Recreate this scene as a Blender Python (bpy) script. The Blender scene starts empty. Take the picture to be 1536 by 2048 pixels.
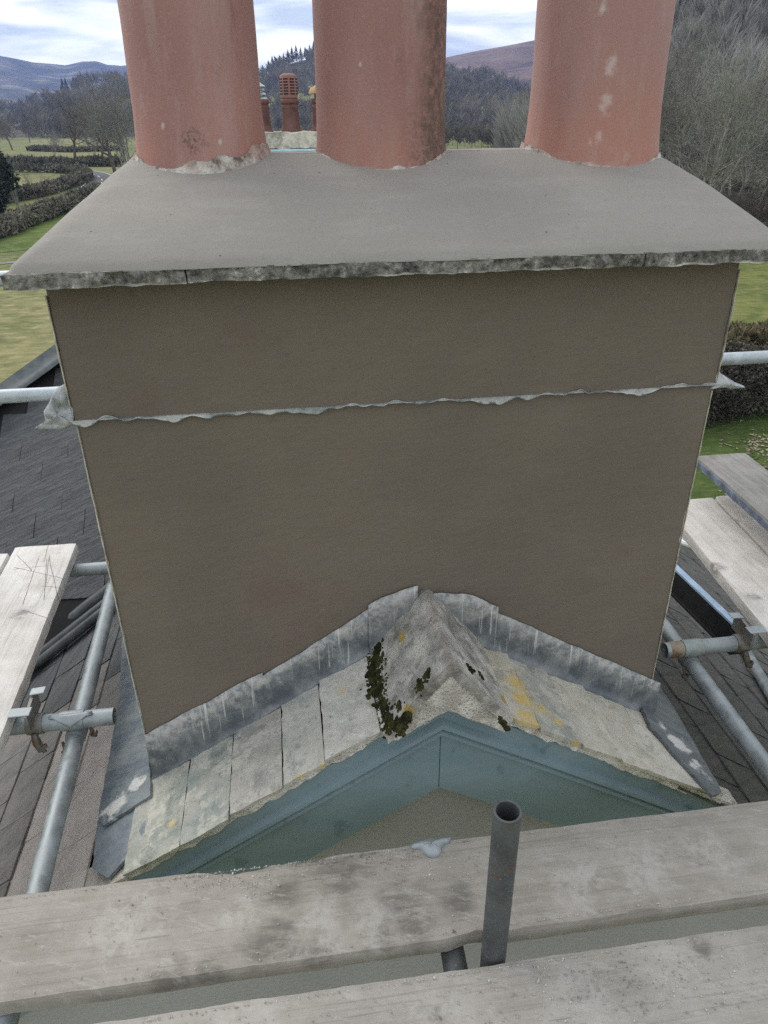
import bpy, math, random
import numpy as np
from mathutils import Vector, Matrix, noise as mnoise
from math import radians, sin, cos, pi

random.seed(7); RNG = np.random.default_rng(7)
SC = bpy.context.scene
COL = SC.collection

# ------------------------------------------------------------------ camera
F_PX = 1480.0
PITCH, YAW, ROLL = 0.4908, 0.1307, -0.0117
CAM = np.array([-0.2598, -1.512, 0.2822])
_cy, _sy, _cp, _sp = cos(YAW), sin(YAW), cos(PITCH), sin(PITCH)
_f = np.array([_sy*_cp, _cy*_cp, -_sp]); _r0 = np.array([_cy, -_sy, 0.0]); _u0 = np.cross(_r0, _f)
_r = cos(ROLL)*_r0 + sin(ROLL)*_u0; _u = -sin(ROLL)*_r0 + cos(ROLL)*_u0
cam = bpy.data.cameras.new('camera'); camo = bpy.data.objects.new('camera', cam); COL.objects.link(camo)
cam.sensor_fit = 'HORIZONTAL'; cam.sensor_width = 36.0; cam.lens = 36.0*F_PX/1536.0
cam.clip_start = 0.05; cam.clip_end = 30000
camo.matrix_world = Matrix(((_r[0], _u[0], -_f[0], CAM[0]), (_r[1], _u[1], -_f[1], CAM[1]), (_r[2], _u[2], -_f[2], CAM[2]), (0, 0, 0, 1)))
SC.camera = camo

# ------------------------------------------------------------------ sky, sun, exposure
SUN_EL, SUN_AZ = radians(40), radians(-42)       # azimuth from +y towards +x
world = bpy.data.worlds.new('World'); SC.world = world; world.use_nodes = True
wn, wl = world.node_tree.nodes, world.node_tree.links
wn.clear()
wout = wn.new('ShaderNodeOutputWorld'); wbg = wn.new('ShaderNodeBackground'); wbg.inputs['Strength'].default_value = 0.1
sky = wn.new('ShaderNodeTexSky'); sky.sky_type = 'NISHITA'; sky.sun_disc = False
sky.sun_elevation = SUN_EL; sky.sun_rotation = SUN_AZ; sky.air_density = 1.2; sky.dust_density = 0.5
tc = wn.new('ShaderNodeTexCoord'); mp = wn.new('ShaderNodeMapping'); mp.inputs['Scale'].default_value = (3.0, 3.0, 17.0)
mp.inputs['Location'].default_value = (1.3, 0.4, 0.55)
cn = wn.new('ShaderNodeTexNoise'); cn.inputs['Scale'].default_value = 2.3; cn.inputs['Detail'].default_value = 7; cn.inputs['Roughness'].default_value = 0.52; cn.inputs['Distortion'].default_value = 0.35
wl.new(tc.outputs['Generated'], mp.inputs['Vector']); wl.new(mp.outputs['Vector'], cn.inputs['Vector'])
cr = wn.new('ShaderNodeValToRGB')
e = cr.color_ramp.elements; e[0].position = 0.37; e[0].color = (2.9, 3.35, 3.95, 1); e[1].position = 0.64; e[1].color = (7.4, 7.15, 6.7, 1)
e2 = cr.color_ramp.elements.new(0.44); e2.color = (4.1, 4.45, 4.85, 1)
e3 = cr.color_ramp.elements.new(0.56); e3.color = (6.2, 6.3, 6.3, 1)
wl.new(cn.outputs['Fac'], cr.inputs['Fac'])
mp2 = wn.new('ShaderNodeMapping'); mp2.inputs['Scale'].default_value = (2.0, 2.0, 12.0); mp2.inputs['Location'].default_value = (4.1, 2.0, 1.0)
cn2 = wn.new('ShaderNodeTexNoise'); cn2.inputs['Scale'].default_value = 1.3; cn2.inputs['Detail'].default_value = 5
wl.new(tc.outputs['Generated'], mp2.inputs['Vector']); wl.new(mp2.outputs['Vector'], cn2.inputs['Vector'])
cr2 = wn.new('ShaderNodeValToRGB'); cr2.color_ramp.elements[0].position = 0.42; cr2.color_ramp.elements[1].position = 0.62
cr2.color_ramp.elements[0].color = (1, 1, 1, 1); cr2.color_ramp.elements[1].color = (0.86, 0.86, 0.86, 1)
wl.new(cn2.outputs['Fac'], cr2.inputs['Fac'])
wm = wn.new('ShaderNodeMix'); wm.data_type = 'RGBA'
wl.new(cr2.outputs['Color'], wm.inputs[0]); wl.new(sky.outputs['Color'], wm.inputs[6]); wl.new(cr.outputs['Color'], wm.inputs[7])
wl.new(wm.outputs[2], wbg.inputs['Color']); wl.new(wbg.outputs['Background'], wout.inputs['Surface'])

sl = bpy.data.lights.new('sun', 'SUN'); sl.energy = 1.0; sl.angle = radians(45); sl.color = (1.0, 0.95, 0.88)
slo = bpy.data.objects.new('sun', sl); COL.objects.link(slo)
sdir = Vector((sin(SUN_AZ)*cos(SUN_EL), cos(SUN_AZ)*cos(SUN_EL), sin(SUN_EL)))
slo.rotation_euler = sdir.to_track_quat('Z', 'Y').to_euler(); slo.location = (0, 0, 30)

vs = SC.view_settings; vs.view_transform = 'Standard'; vs.look = 'None'; vs.gamma = 1.0; vs.exposure = 1.2; vs.use_curve_mapping = False
SC.cycles.max_bounces = 6; SC.cycles.volume_bounces = 1; SC.cycles.use_denoising = False; SC.cycles.use_adaptive_sampling = False; SC.cycles.sample_clamp_indirect = 4.0

# ------------------------------------------------------------------ picture geometry helpers
def ray(x, y): return _f + (x-768)/F_PX*_r - (y-1024)/F_PX*_u
def onY(x, y, Y): d = ray(x, y); return CAM + (Y-CAM[1])/d[1]*d
def onZ(x, y, Z): d = ray(x, y); return CAM + (Z-CAM[2])/d[2]*d
def onP(x, y, n, dd): d = ray(x, y); n = np.array(n); return CAM + (dd-CAM@n)/(d@n)*d
def atD(x, y, D): return CAM + D*ray(x, y)
def atH(x, y, H): d = ray(x, y); return CAM + H/math.hypot(d[0], d[1])*d
def nz(p, s=1.0, off=0.0): return mnoise.noise(Vector((p[0]*s+off, p[1]*s+off*1.7, p[2]*s-off)))
def fbm(p, s=1.0, off=0.0, o=4):
    v = 0; a = 1
    for i in range(o):
        v += a*nz(p, s, off+i*9.1); s *= 2.03; a *= 0.5
    return v

# ------------------------------------------------------------------ node materials
class NT:
    def __init__(self, name):
        self.m = bpy.data.materials.new(name); self.m.use_nodes = True
        self.n = self.m.node_tree.nodes; self.l = self.m.node_tree.links
        self.b = self.n['Principled BSDF']; self.tc = self.n.new('ShaderNodeTexCoord'); self.P = self.tc.outputs['Object']
        self.b.inputs['Roughness'].default_value = 0.85; self.b.inputs['Specular IOR Level'].default_value = 0.3
    def put(self, sock, v):
        if isinstance(v, bpy.types.NodeSocket): self.l.new(v, sock)
        elif isinstance(v, (tuple, list)) and len(v) == 3 and sock.type == 'RGBA': sock.default_value = (*v, 1)
        else: sock.default_value = v
    def map(self, scale=(1, 1, 1), rot=(0, 0, 0), loc=(0, 0, 0), v=None):
        m = self.n.new('ShaderNodeMapping'); self.l.new(v or self.P, m.inputs['Vector'])
        m.inputs['Scale'].default_value = scale; m.inputs['Rotation'].default_value = rot; m.inputs['Location'].default_value = loc
        return m.outputs['Vector']
    def noise(self, scale, detail=4, rough=0.55, v=None, dist=0.0):
        t = self.n.new('ShaderNodeTexNoise'); self.l.new(v or self.P, t.inputs['Vector'])
        t.inputs['Scale'].default_value = scale; t.inputs['Detail'].default_value = detail; t.inputs['Roughness'].default_value = rough; t.inputs['Distortion'].default_value = dist
        return t.outputs['Fac']
    def voro(self, scale, v=None, out='Distance', feat='F1'):
        t = self.n.new('ShaderNodeTexVoronoi'); t.feature = feat; self.l.new(v or self.P, t.inputs['Vector']); t.inputs['Scale'].default_value = scale
        return t.outputs[out]
    def step(self, f, a, b, lo=0.0, hi=1.0):
        t = self.n.new('ShaderNodeMapRange'); t.interpolation_type = 'SMOOTHSTEP'; self.put(t.inputs[0], f)
        for i, x in enumerate((a, b, lo, hi)): t.inputs[i+1].default_value = x
        return t.outputs[0]
    def math(self, op, a, b=0.0):
        t = self.n.new('ShaderNodeMath'); t.operation = op; self.put(t.inputs[0], a); self.put(t.inputs[1], b); return t.outputs[0]
    def mix(self, f, a, b, mode='MIX'):
        t = self.n.new('ShaderNodeMix'); t.data_type = 'RGBA'; t.blend_type = mode
        self.put(t.inputs[0], f); self.put(t.inputs[6], a); self.put(t.inputs[7], b); return t.outputs[2]
    def ramp(self, f, stops):
        t = self.n.new('ShaderNodeValToRGB'); self.put(t.inputs[0], f); el = t.color_ramp.elements
        while len(el) < len(stops): el.new(0.5)
        for q, (p, c) in zip(el, stops): q.position = p; q.color = (*c, 1)
        return t.outputs[0]
    def rnd(self): return self.n.new('ShaderNodeObjectInfo').outputs['Random']
    def blob(self, c, r, noise_amt=0.5, nscale=30.0, soft=0.5, stretch=(1, 1, 1)):
        mv = self.map(scale=stretch, loc=tuple(-a*b for a, b in zip(c, stretch)))
        ln = self.n.new('ShaderNodeVectorMath'); ln.operation = 'LENGTH'; self.l.new(mv, ln.inputs[0])
        d = self.math('ADD', ln.outputs['Value'], self.math('MULTIPLY', self.math('SUBTRACT', self.noise(nscale, 5, 0.6), 0.5), noise_amt*r*2))
        return self.step(d, r*(1-soft), r, 1.0, 0.0)
    def blobs(self, lst, **k):
        out = None
        for c, r in lst:
            x = self.blob(c, r, **k); out = x if out is None else self.math('MAXIMUM', out, x)
        return out
    def bump(self, h, strength=0.3, dist=0.01, prev=None):
        t = self.n.new('ShaderNodeBump'); self.put(t.inputs['Height'], h); t.inputs['Strength'].default_value = strength; t.inputs['Distance'].default_value = dist
        if prev is not None: self.l.new(prev, t.inputs['Normal'])
        return t.outputs[0]
    def done(self, col, rough=0.85, normal=None, metal=0.0, spec=None):
        self.put(self.b.inputs['Base Color'], col); self.put(self.b.inputs['Roughness'], rough); self.put(self.b.inputs['Metallic'], metal)
        if normal is not None: self.l.new(normal, self.b.inputs['Normal'])
        if spec is not None: self.b.inputs['Specular IOR Level'].default_value = spec
        return self.m

def simple(name, c, rough=0.85, vary=0.25, scale=20.0, bump=0.2, bdist=0.004, metal=0.0, rnd=0.0, c2=None, spec=None):
    t = NT(name); n1 = t.noise(scale, 6, 0.6); n2 = t.noise(scale*0.13, 3)
    lo = tuple(x*(1-vary) for x in c); hi = tuple(min(1, x*(1+vary)) for x in (c2 or c))
    col = t.mix(t.step(t.math('ADD', t.math('MULTIPLY', n1, 0.6), t.math('MULTIPLY', n2, 0.4)), 0.35, 0.65), lo, hi)
    if rnd: col = t.mix(1.0, col, t.ramp(t.rnd(), [(0, (1-rnd,)*3), (1, (1+rnd,)*3)]), 'MULTIPLY')
    return t.done(col, rough, t.bump(n1, bump, bdist), metal, spec)

# ------------------------------------------------------------------ mesh builder
class MB:
    def __init__(self): self.v = []; self.f = []
    def add(self, vs, fs):
        o = len(self.v); self.v += [tuple(map(float, p)) for p in vs]; self.f += [tuple(i+o for i in f) for f in fs]; return self
    def box(self, x0, x1, y0, y1, z0, z1):
        return self.add([(x0, y0, z0), (x1, y0, z0), (x1, y1, z0), (x0, y1, z0), (x0, y0, z1), (x1, y0, z1), (x1, y1, z1), (x0, y1, z1)],
                        [(0, 3, 2, 1), (4, 5, 6, 7), (0, 1, 5, 4), (1, 2, 6, 5), (2, 3, 7, 6), (3, 0, 4, 7)])
    def loft(self, rings, cap0=True, cap1=True, closed=True):
        n = len(rings[0]); o = len(self.v)
        for r in rings: self.v += [tuple(map(float, p)) for p in r]
        for i in range(len(rings)-1):
            for j in range(n if closed else n-1):
                k = (j+1) % n; self.f.append((o+i*n+j, o+i*n+k, o+(i+1)*n+k, o+(i+1)*n+j))
        if cap0: self.f.append(tuple(o+j for j in reversed(range(n))))
        if cap1: self.f.append(tuple(o+(len(rings)-1)*n+j for j in range(n)))
        return self
    def tube(self, pts, rad, sides=16, cap=True, inner=None):
        pts = [Vector(p) for p in pts]; rad = rad if isinstance(rad, (list, tuple)) else [rad]*len(pts)
        rings = []; up = None
        for i, p in enumerate(pts):
            d = (pts[min(i+1, len(pts)-1)]-pts[max(i-1, 0)]).normalized()
            if up is None: up = Vector((0, 0, 1)) if abs(d.z) < 0.9 else Vector((1, 0, 0))
            a = d.cross(up).normalized(); b = a.cross(d).normalized(); up = b
            rings.append([p + (a*cos(2*pi*j/sides) + b*sin(2*pi*j/sides))*rad[i] for j in range(sides)])
        if inner is None: return self.loft(rings, cap, cap)
        p0, p1 = pts[0], pts[-1]
        ins = [[p + (q-p)*(inner/rad[i]) for q in rings[i]] for i, p in enumerate(pts)]
        dd = (p1-p0).normalized()
        in0 = [q + dd*0.15 for q in ins[0]]; in1 = [q - dd*0.15 for q in ins[-1]]
        return self.loft([in0, ins[0]] + rings + [ins[-1], in1], True, True)
    def build(self, name, mat, parent=None, smooth=None, loc=None):
        me = bpy.data.meshes.new(name); vv = self.v
        if loc is not None: vv = [(a-loc[0], b-loc[1], c-loc[2]) for a, b, c in vv]
        me.from_pydata(vv, [], self.f); me.update()
        if mat: me.materials.append(mat)
        o = bpy.data.objects.new(name, me); COL.objects.link(o)
        if smooth is not None:
            me.polygons.foreach_set('use_smooth', [True]*len(me.polygons))
            if smooth < 180: me.set_sharp_from_angle(angle=radians(smooth))
        if loc is not None: o.location = loc
        attach(o, parent); return o

def attach(o, parent):
    if parent is not None:
        o.parent = parent
        o.matrix_parent_inverse = Matrix.Translation(-Vector(parent.location)) if parent.type == 'EMPTY' else Matrix.Identity(4)
def tag(o, label=None, cat=None, group=None, kind=None):
    for k, v in (('label', label), ('category', cat), ('group', group), ('kind', kind)):
        if v: o[k] = v
    return o
def thing(name, loc, label, cat, group=None):
    o = bpy.data.objects.new(name, None); COL.objects.link(o); o.location = loc; o.empty_display_size = 0.1
    return tag(o, label, cat, group)

def rough_box(mb, x0, x1, y0, y1, z0, z1, sx, sy, sz, disp):
    """a box of small quads, every vertex moved by disp(p)"""
    nx, ny, nzz = max(1, round((x1-x0)/sx)), max(1, round((y1-y0)/sy)), max(1, round((z1-z0)/sz))
    idx = {}; vs = []; fs = []
    def vert(i, j, k):
        if (i, j, k) not in idx:
            p = np.array([x0+(x1-x0)*i/nx, y0+(y1-y0)*j/ny, z0+(z1-z0)*k/nzz]); idx[(i, j, k)] = len(vs); vs.append(tuple(p+np.array(disp(p))))
        return idx[(i, j, k)]
    for i in range(nx):
        for j in range(ny):
            fs.append((vert(i, j, nzz), vert(i+1, j, nzz), vert(i+1, j+1, nzz), vert(i, j+1, nzz))); fs.append((vert(i, j, 0), vert(i, j+1, 0), vert(i+1, j+1, 0), vert(i+1, j, 0)))
    for i in range(nx):
        for k in range(nzz):
            fs.append((vert(i, 0, k), vert(i+1, 0, k), vert(i+1, 0, k+1), vert(i, 0, k+1))); fs.append((vert(i, ny, k), vert(i, ny, k+1), vert(i+1, ny, k+1), vert(i+1, ny, k)))
    for j in range(ny):
        for k in range(nzz):
            fs.append((vert(0, j, k), vert(0, j, k+1), vert(0, j+1, k+1), vert(0, j+1, k))); fs.append((vert(nx, j, k), vert(nx, j+1, k), vert(nx, j+1, k+1), vert(nx, j, k+1)))
    return mb.add(vs, fs)

# ------------------------------------------------------------------ constants of the place
GZ = -8.2                       # ground level
S = 0.612                       # roof slope of the gable wing
X0, ZR = 0.036, -0.865          # ridge line of the gable wing
def roof_z(x): return ZR - S*abs(x-X0)
nLp, dLp = (-S, 0, 1), ZR - S*X0
nRp, dRp = (S, 0, 1), ZR + S*X0
VERGE_Y = -0.285
BZ = CAM[2]-1.42                # top of the scaffold boards

# ================================================================== MATERIALS
def m_grass(name, c1, c2, c3, big=0.05, fine=6.0):
    t = NT(name); a = t.noise(big, 5, 0.6); b = t.noise(fine, 6, 0.7, v=t.map(scale=(0.45, 1.0, 1.0))); c = t.noise(big*7, 4, 0.6)
    col = t.mix(t.step(a, 0.38, 0.62), c1, c2); col = t.mix(t.step(b, 0.42, 0.68), col, c3); col = t.mix(t.step(c, 0.45, 0.7, 0, 0.6), col, tuple(0.7*x for x in c1))
    return t.done(col, 0.95, t.bump(b, 0.9, 0.12), spec=0.1)
MG = m_grass('field_grass', (0.10, 0.125, 0.045), (0.165, 0.17, 0.07), (0.25, 0.235, 0.115), 0.05, 3.0)
MLAWN = m_grass('lawn_grass', (0.05, 0.085, 0.02), (0.075, 0.11, 0.03), (0.11, 0.13, 0.045), 0.25, 7.0)
MMEADOW = m_grass('meadow_grass', (0.125, 0.14, 0.055), (0.21, 0.20, 0.09), (0.30, 0.265, 0.14), 0.16, 2.2)
MASPH = simple('asphalt', (0.075, 0.078, 0.082), 0.9, 0.2, 3.0, 0.2)
MPAINT = simple('road_paint', (0.62, 0.62, 0.6), 0.8, 0.1, 5.0, 0.1)

def m_mortar():
    t = NT('fresh_dark_render')
    st = t.map(scale=(3.0, 3.0, 26.0)); g = t.noise(3.2, 7, 0.62, v=st); f = t.noise(260, 3, 0.6); big = t.noise(2.6, 3); sand = t.noise(900, 2, 0.5)
    sw = t.noise(7, 9, 0.72, v=t.map(scale=(1, 1, 4.5), v=t.map(rot=(0, 0.35, 0))))
    col = t.mix(t.step(big, 0.36, 0.64), (0.146, 0.121, 0.095), (0.166, 0.136, 0.106))
    col = t.mix(t.step(g, 0.44, 0.68, 0, 0.28), col, (0.128, 0.117, 0.098)); col = t.mix(t.step(t.noise(150, 5, 0.7), 0.5, 0.72, 0, 0.35), col, (0.16, 0.146, 0.122)); col = t.mix(t.step(t.noise(60, 8, 0.75), 0.55, 0.75, 0, 0.45), col, (0.072, 0.063, 0.053)); col = t.mix(t.step(t.noise(3.0, 9, 0.72, v=t.map(scale=(1.2, 1, 5), rot=(0, 0.12, 0))), 0.56, 0.66, 0, 0.3), col, (0.17, 0.148, 0.122))
    red = t.math('MULTIPLY', t.step(t.noise(3.0, 4, 0.6, v=t.map(loc=(3.1, 0, 1.3))), 0.55, 0.72), 0.55)
    col = t.mix(t.step(sw, 0.58, 0.68, 0, 0.3), col, (0.185, 0.162, 0.136)); col = t.mix(red, col, (0.142, 0.098, 0.084))
    col = t.mix(t.step(t.noise(140, 2), 0.70, 0.76, 0, 0.6), col, (0.2, 0.19, 0.17))
    h = t.math('ADD', t.math('MULTIPLY', g, 0.35), t.math('ADD', t.math('MULTIPLY', sw, 1.1), t.math('MULTIPLY', f, 0.12)))
    nn = t.bump(h, 0.42, 0.008); nn = t.bump(sand, 0.2, 0.001, nn)
    return t.done(col, 0.82, nn, spec=0.3)
M_STACK = m_mortar()
def m_flaunch():
    t = NT('grey_flaunching_mortar'); g = t.noise(6, 8, 0.7, v=t.map(scale=(1, 3.4, 3.4))); f = t.noise(260, 4, 0.7); b = t.noise(2.3, 3)
    col = t.mix(t.step(b, 0.35, 0.65), (0.262, 0.246, 0.222), (0.285, 0.268, 0.242)); col = t.mix(t.step(g, 0.46, 0.70, 0, 0.4), col, (0.34, 0.322, 0.292)); col = t.mix(t.step(t.noise(120, 8, 0.8), 0.52, 0.66, 0, 0.4), col, (0.185, 0.172, 0.15)); col = t.mix(t.step(t.noise(34, 8, 0.75), 0.56, 0.72, 0, 0.35), col, (0.36, 0.345, 0.315))
    col = t.mix(t.step(f, 0.62, 0.72, 0, 0.35), col, (0.13, 0.125, 0.11))
    pit = t.step(t.voro(30), 0.035, 0.07, 1, 0); pit = t.math('MULTIPLY', pit, t.step(t.noise(6, 2), 0.56, 0.6)); col = t.mix(t.math('MULTIPLY', pit, 0.75), col, (0.04, 0.04, 0.035))
    h = t.math('SUBTRACT', t.math('ADD', t.math('MULTIPLY', g, 0.7), t.math('MULTIPLY', f, 0.35)), pit)
    return t.done(col, 0.86, t.bump(h, 0.6, 0.005), spec=0.25)
M_FLAUNCH = m_flaunch()
def m_stone():
    t = NT('riven_slab_stone'); v = t.voro(42); g = t.noise(75, 9, 0.75); b = t.noise(14, 6, 0.7)
    col = t.ramp(t.math('ADD', t.math('MULTIPLY', g, 0.7), t.math('MULTIPLY', b, 0.4)), [(0.42, (0.035, 0.036, 0.036)), (0.53, (0.15, 0.145, 0.13)), (0.62, (0.30, 0.29, 0.26)), (0.70, (0.55, 0.53, 0.48))])
    sep = t.n.new('ShaderNodeSeparateXYZ'); t.l.new(t.P, sep.inputs[0])
    lim = t.math('MULTIPLY', t.step(t.math('ADD', sep.outputs['Z'], t.math('MULTIPLY', t.noise(14, 4), 0.022)), 0.026, 0.031, 1, 0), t.step(t.noise(5, 3), 0.47, 0.56))
    col = t.mix(lim, col, (0.55, 0.53, 0.48))
    return t.done(col, 0.85, t.bump(t.math('ADD', v, g), 0.8, 0.008))
M_SLAB = m_stone()

def m_pot(name, soot=None, scuffs=(), stain=()):
    t = NT(name)
    sep = t.n.new('ShaderNodeSeparateXYZ'); t.l.new(t.P, sep.inputs[0]); z = sep.outputs['Z']; x = sep.outputs['X']
    v = t.map(scale=(1, 1, 0.28)); a = t.noise(9, 5, 0.6, v=v); f = t.noise(160, 3, 0.6); b = t.noise(3.2, 3, v=v)
    lowmask = t.step(t.math('ADD', z, t.math('MULTIPLY', t.math('SUBTRACT', b, 0.5), 0.35)), 0.22, 0.42)
    col = t.mix(lowmask, (0.385, 0.182, 0.138), (0.350, 0.190, 0.170))
    col = t.mix(t.step(a, 0.42, 0.68, 0, 0.6), col, (0.36, 0.225, 0.205))
    col = t.mix(t.step(b, 0.47, 0.66, 0, 0.6), col, (0.26, 0.12, 0.10)); col = t.mix(t.step(t.noise(5, 8, 0.7, v=t.map(scale=(2.2, 2.2, 0.35), loc=(2, 5, 1))), 0.52, 0.68, 0, 0.5), col, (0.39, 0.27, 0.25))
    col = t.mix(t.step(t.noise(240, 4, 0.7), 0.52, 0.70, 0, 0.45), col, (0.43, 0.27, 0.235)); col = t.mix(t.step(t.noise(38, 8, 0.75, v=v), 0.54, 0.74, 0, 0.45), col, (0.42, 0.31, 0.295)); col = t.mix(t.step(t.noise(20, 9, 0.75, v=v), 0.57, 0.72, 0, 0.4), col, (0.20, 0.095, 0.08))
    col = t.mix(t.math('MULTIPLY', t.step(t.noise(85, 3), 0.72, 0.76), 0.5), col, (0.10, 0.06, 0.05))
    # bloom of lime near the foot
    foot = t.math('MULTIPLY', t.step(t.math('ADD', z, t.math('MULTIPLY', t.noise(26, 5, 0.65), 0.10)), 0.215, 0.25, 1, 0), 0.4)
    col = t.mix(foot, col, (0.50, 0.40, 0.36))
    if soot:
        s = t.math('ADD', x, t.math('MULTIPLY', t.math('SUBTRACT', t.noise(10, 6, 0.65, v=t.map(scale=(1, 1, 0.35))), 0.5), 0.13))
        s = t.step(s, soot[0]-0.01, soot[1]-0.01); s = t.math('MULTIPLY', s, t.step(t.noise(55, 5, 0.7), 0.30, 0.64)); col = t.mix(t.math('MULTIPLY', s, 0.78), col, (0.075, 0.062, 0.045))
        sp = t.math('MULTIPLY', t.step(z, 0.25, 0.36, 1, 0), t.step(x, soot[0]-0.06, soot[1]-0.02)); sp = t.math('MULTIPLY', sp, t.step(t.noise(120, 4, 0.7), 0.50, 0.60))
        col = t.mix(t.math('MULTIPLY', sp, 0.7), col, (0.09, 0.08, 0.05))
    if stain:
        col = t.mix(t.math('MULTIPLY', t.math('MULTIPLY', t.blobs(stain, soft=0.7), t.step(t.noise(150, 4), 0.45, 0.6)), 0.8), col, (0.10, 0.07, 0.05))
    if scuffs:
        col = t.mix(t.math('MULTIPLY', t.blobs(scuffs, noise_amt=0.9, nscale=55, soft=0.8, stretch=(1.4, 0.5, 0.8)), 0.6), col, (0.60, 0.53, 0.50))
    return t.done(col, 0.62, t.bump(t.math('ADD', f, a), 0.25, 0.003), spec=0.4)

def m_lead(name, base, hi, drips=False):
    t = NT(name); a = t.noise(11, 9, 0.74); f = t.noise(90, 7, 0.75)
    col = t.mix(t.step(a, 0.36, 0.64), base, hi); col = t.mix(t.step(f, 0.6, 0.7, 0, 0.5), col, tuple(0.5*x for x in base))
    if drips:
        sep = t.n.new('ShaderNodeSeparateXYZ'); t.l.new(t.P, sep.inputs[0])
        hgt = t.math('ADD', sep.outputs['Z'], t.math('SUBTRACT', t.math('MULTIPLY', t.math('ABSOLUTE', t.math('SUBTRACT', sep.outputs['X'], X0)), S), ZR))
        smear = t.step(t.math('ADD', hgt, t.math('MULTIPLY', t.math('SUBTRACT', t.noise(24, 6, 0.7), 0.5), 0.20)), 0.072, 0.13)
        col = t.mix(t.math('MULTIPLY', smear, t.step(t.noise(60, 5, 0.7), 0.34, 0.60, 0.1, 0.8)), col, (0.45, 0.44, 0.41))
        d = t.noise(1.0, 3, 0.6, v=t.map(scale=(130, 3, 2.5))); drop = t.step(t.math('ADD', hgt, t.math('MULTIPLY', t.math('SUBTRACT', t.noise(14, 3), 0.5), 0.22)), 0.045, 0.075)
        col = t.mix(t.math('MULTIPLY', t.step(d, 0.60, 0.63), t.math('MULTIPLY', drop, 0.75)), col, (0.56, 0.55, 0.52))
        col = t.mix(t.step(t.noise(9, 5, 0.7), 0.58, 0.72, 0, 0.5), col, (0.22, 0.19, 0.14))
    return t.done(col, t.step(a, 0.3, 0.7, 0.45, 0.7), t.bump(a, 0.3, 0.006), 0.25)
M_LEAD = m_lead('weathered_lead', (0.24, 0.26, 0.27), (0.56, 0.57, 0.57))
M_LEADB = m_lead('blue_grey_lead', (0.10, 0.115, 0.13), (0.23, 0.245, 0.25), True)
M_LEADS = m_lead('lead_sheet', (0.13, 0.155, 0.17), (0.27, 0.30, 0.31))
M_BLUE_SL = m_lead('blue_slate', (0.12, 0.14, 0.165), (0.21, 0.235, 0.255))

def m_slate(name, c_lo, c_hi, dust, dust_amt, streak=0.5, lichen=(), rough=0.7, rot=0.6, rnd=0.25, world_pos=True, white=(), aniso=(3.0, 26.0, 3.0), specks=False):
    t = NT(name); sv = t.map(scale=aniso, v=t.map(rot=(0, 0, rot))); g = t.noise(1.6, 9, 0.72, v=sv); f = t.noise(75, 9, 0.75); b = t.noise(11, 8, 0.7)
    col = t.mix(t.step(g, 0.36, 0.66), c_lo, c_hi)
    col = t.mix(1.0, col, t.ramp(t.rnd(), [(0, (1-rnd, 1-rnd, 1-rnd*0.9)), (1, (1+rnd, 1+rnd*0.9, 1+rnd*0.7))]), 'MULTIPLY')
    col = t.mix(t.step(t.math('ADD', b, t.math('MULTIPLY', f, 0.5)), 0.62, 0.9, 0, dust_amt), col, dust)
    col = t.mix(t.step(f, 0.60, 0.72, 0, 0.4), col, tuple(0.45*x for x in c_lo))
    if specks:
        col = t.mix(t.step(t.noise(17, 9, 0.72), 0.50, 0.60, 0, 0.7), col, (0.52, 0.495, 0.43)); col = t.mix(t.step(t.noise(13, 9, 0.72, v=t.map(loc=(3, 1, 2))), 0.55, 0.64, 0, 0.55), col, tuple(0.6*x for x in c_lo)); col = t.mix(t.step(t.noise(48, 8, 0.75), 0.57, 0.66, 0, 0.7), col, tuple(0.5*x for x in c_lo)); col = t.mix(t.step(t.noise(100, 4, 0.7), 0.64, 0.72, 0, 0.5), col, (0.52, 0.50, 0.44))
    if lichen:
        col = t.mix(t.math('MULTIPLY', t.math('MULTIPLY', t.blobs(lichen, noise_amt=0.95, nscale=38, soft=0.8), t.step(t.noise(90, 7, 0.75), 0.32, 0.48)), 0.92), col, t.mix(t.step(f, 0.4, 0.6), (0.62, 0.38, 0.05), (0.52, 0.44, 0.18)))
    if white:
        col = t.mix(t.math('MULTIPLY', t.blobs(white, noise_amt=0.9, nscale=30, soft=0.4), 0.8), col, (0.62, 0.61, 0.58))
    return t.done(col, rough, t.bump(t.math('ADD', t.math('MULTIPLY', g, streak*2), f), 0.6, 0.006), spec=0.4)
def rp(x, y): return tuple(onP(x, y, nRp, dRp+0.01))
def lp(x, y): return tuple(onP(x, y, nLp, dLp+0.01))
M_DSL = m_slate('dark_riven_slate', (0.022, 0.025, 0.030), (0.075, 0.084, 0.094), (0.10, 0.10, 0.10), 0.2, 1.3, rough=0.48, rot=-2.03, rnd=0.12)
M_BSL = m_slate('brown_grey_slate', (0.115, 0.110, 0.104), (0.20, 0.19, 0.178), (0.25, 0.232, 0.215), 0.6, 0.6, rough=0.7, rot=0.35, rnd=0.12)
M_RSL = m_slate('dark_brown_slate', (0.034, 0.036, 0.037), (0.080, 0.079, 0.075), (0.13, 0.12, 0.105), 0.4, 1.0, rough=0.55, rot=-0.5, rnd=0.15)
M_PINK = m_slate('lightened_dusty_slate', (0.32, 0.285, 0.262), (0.41, 0.37, 0.34), (0.45, 0.41, 0.38), 0.9, 0.2, rough=0.85, rnd=0.08)  # pale dust, lightened further to offset the shade beside the stack
M_DECK = simple('roof_underlay', (0.02, 0.02, 0.021), 0.9, 0.2)
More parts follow.
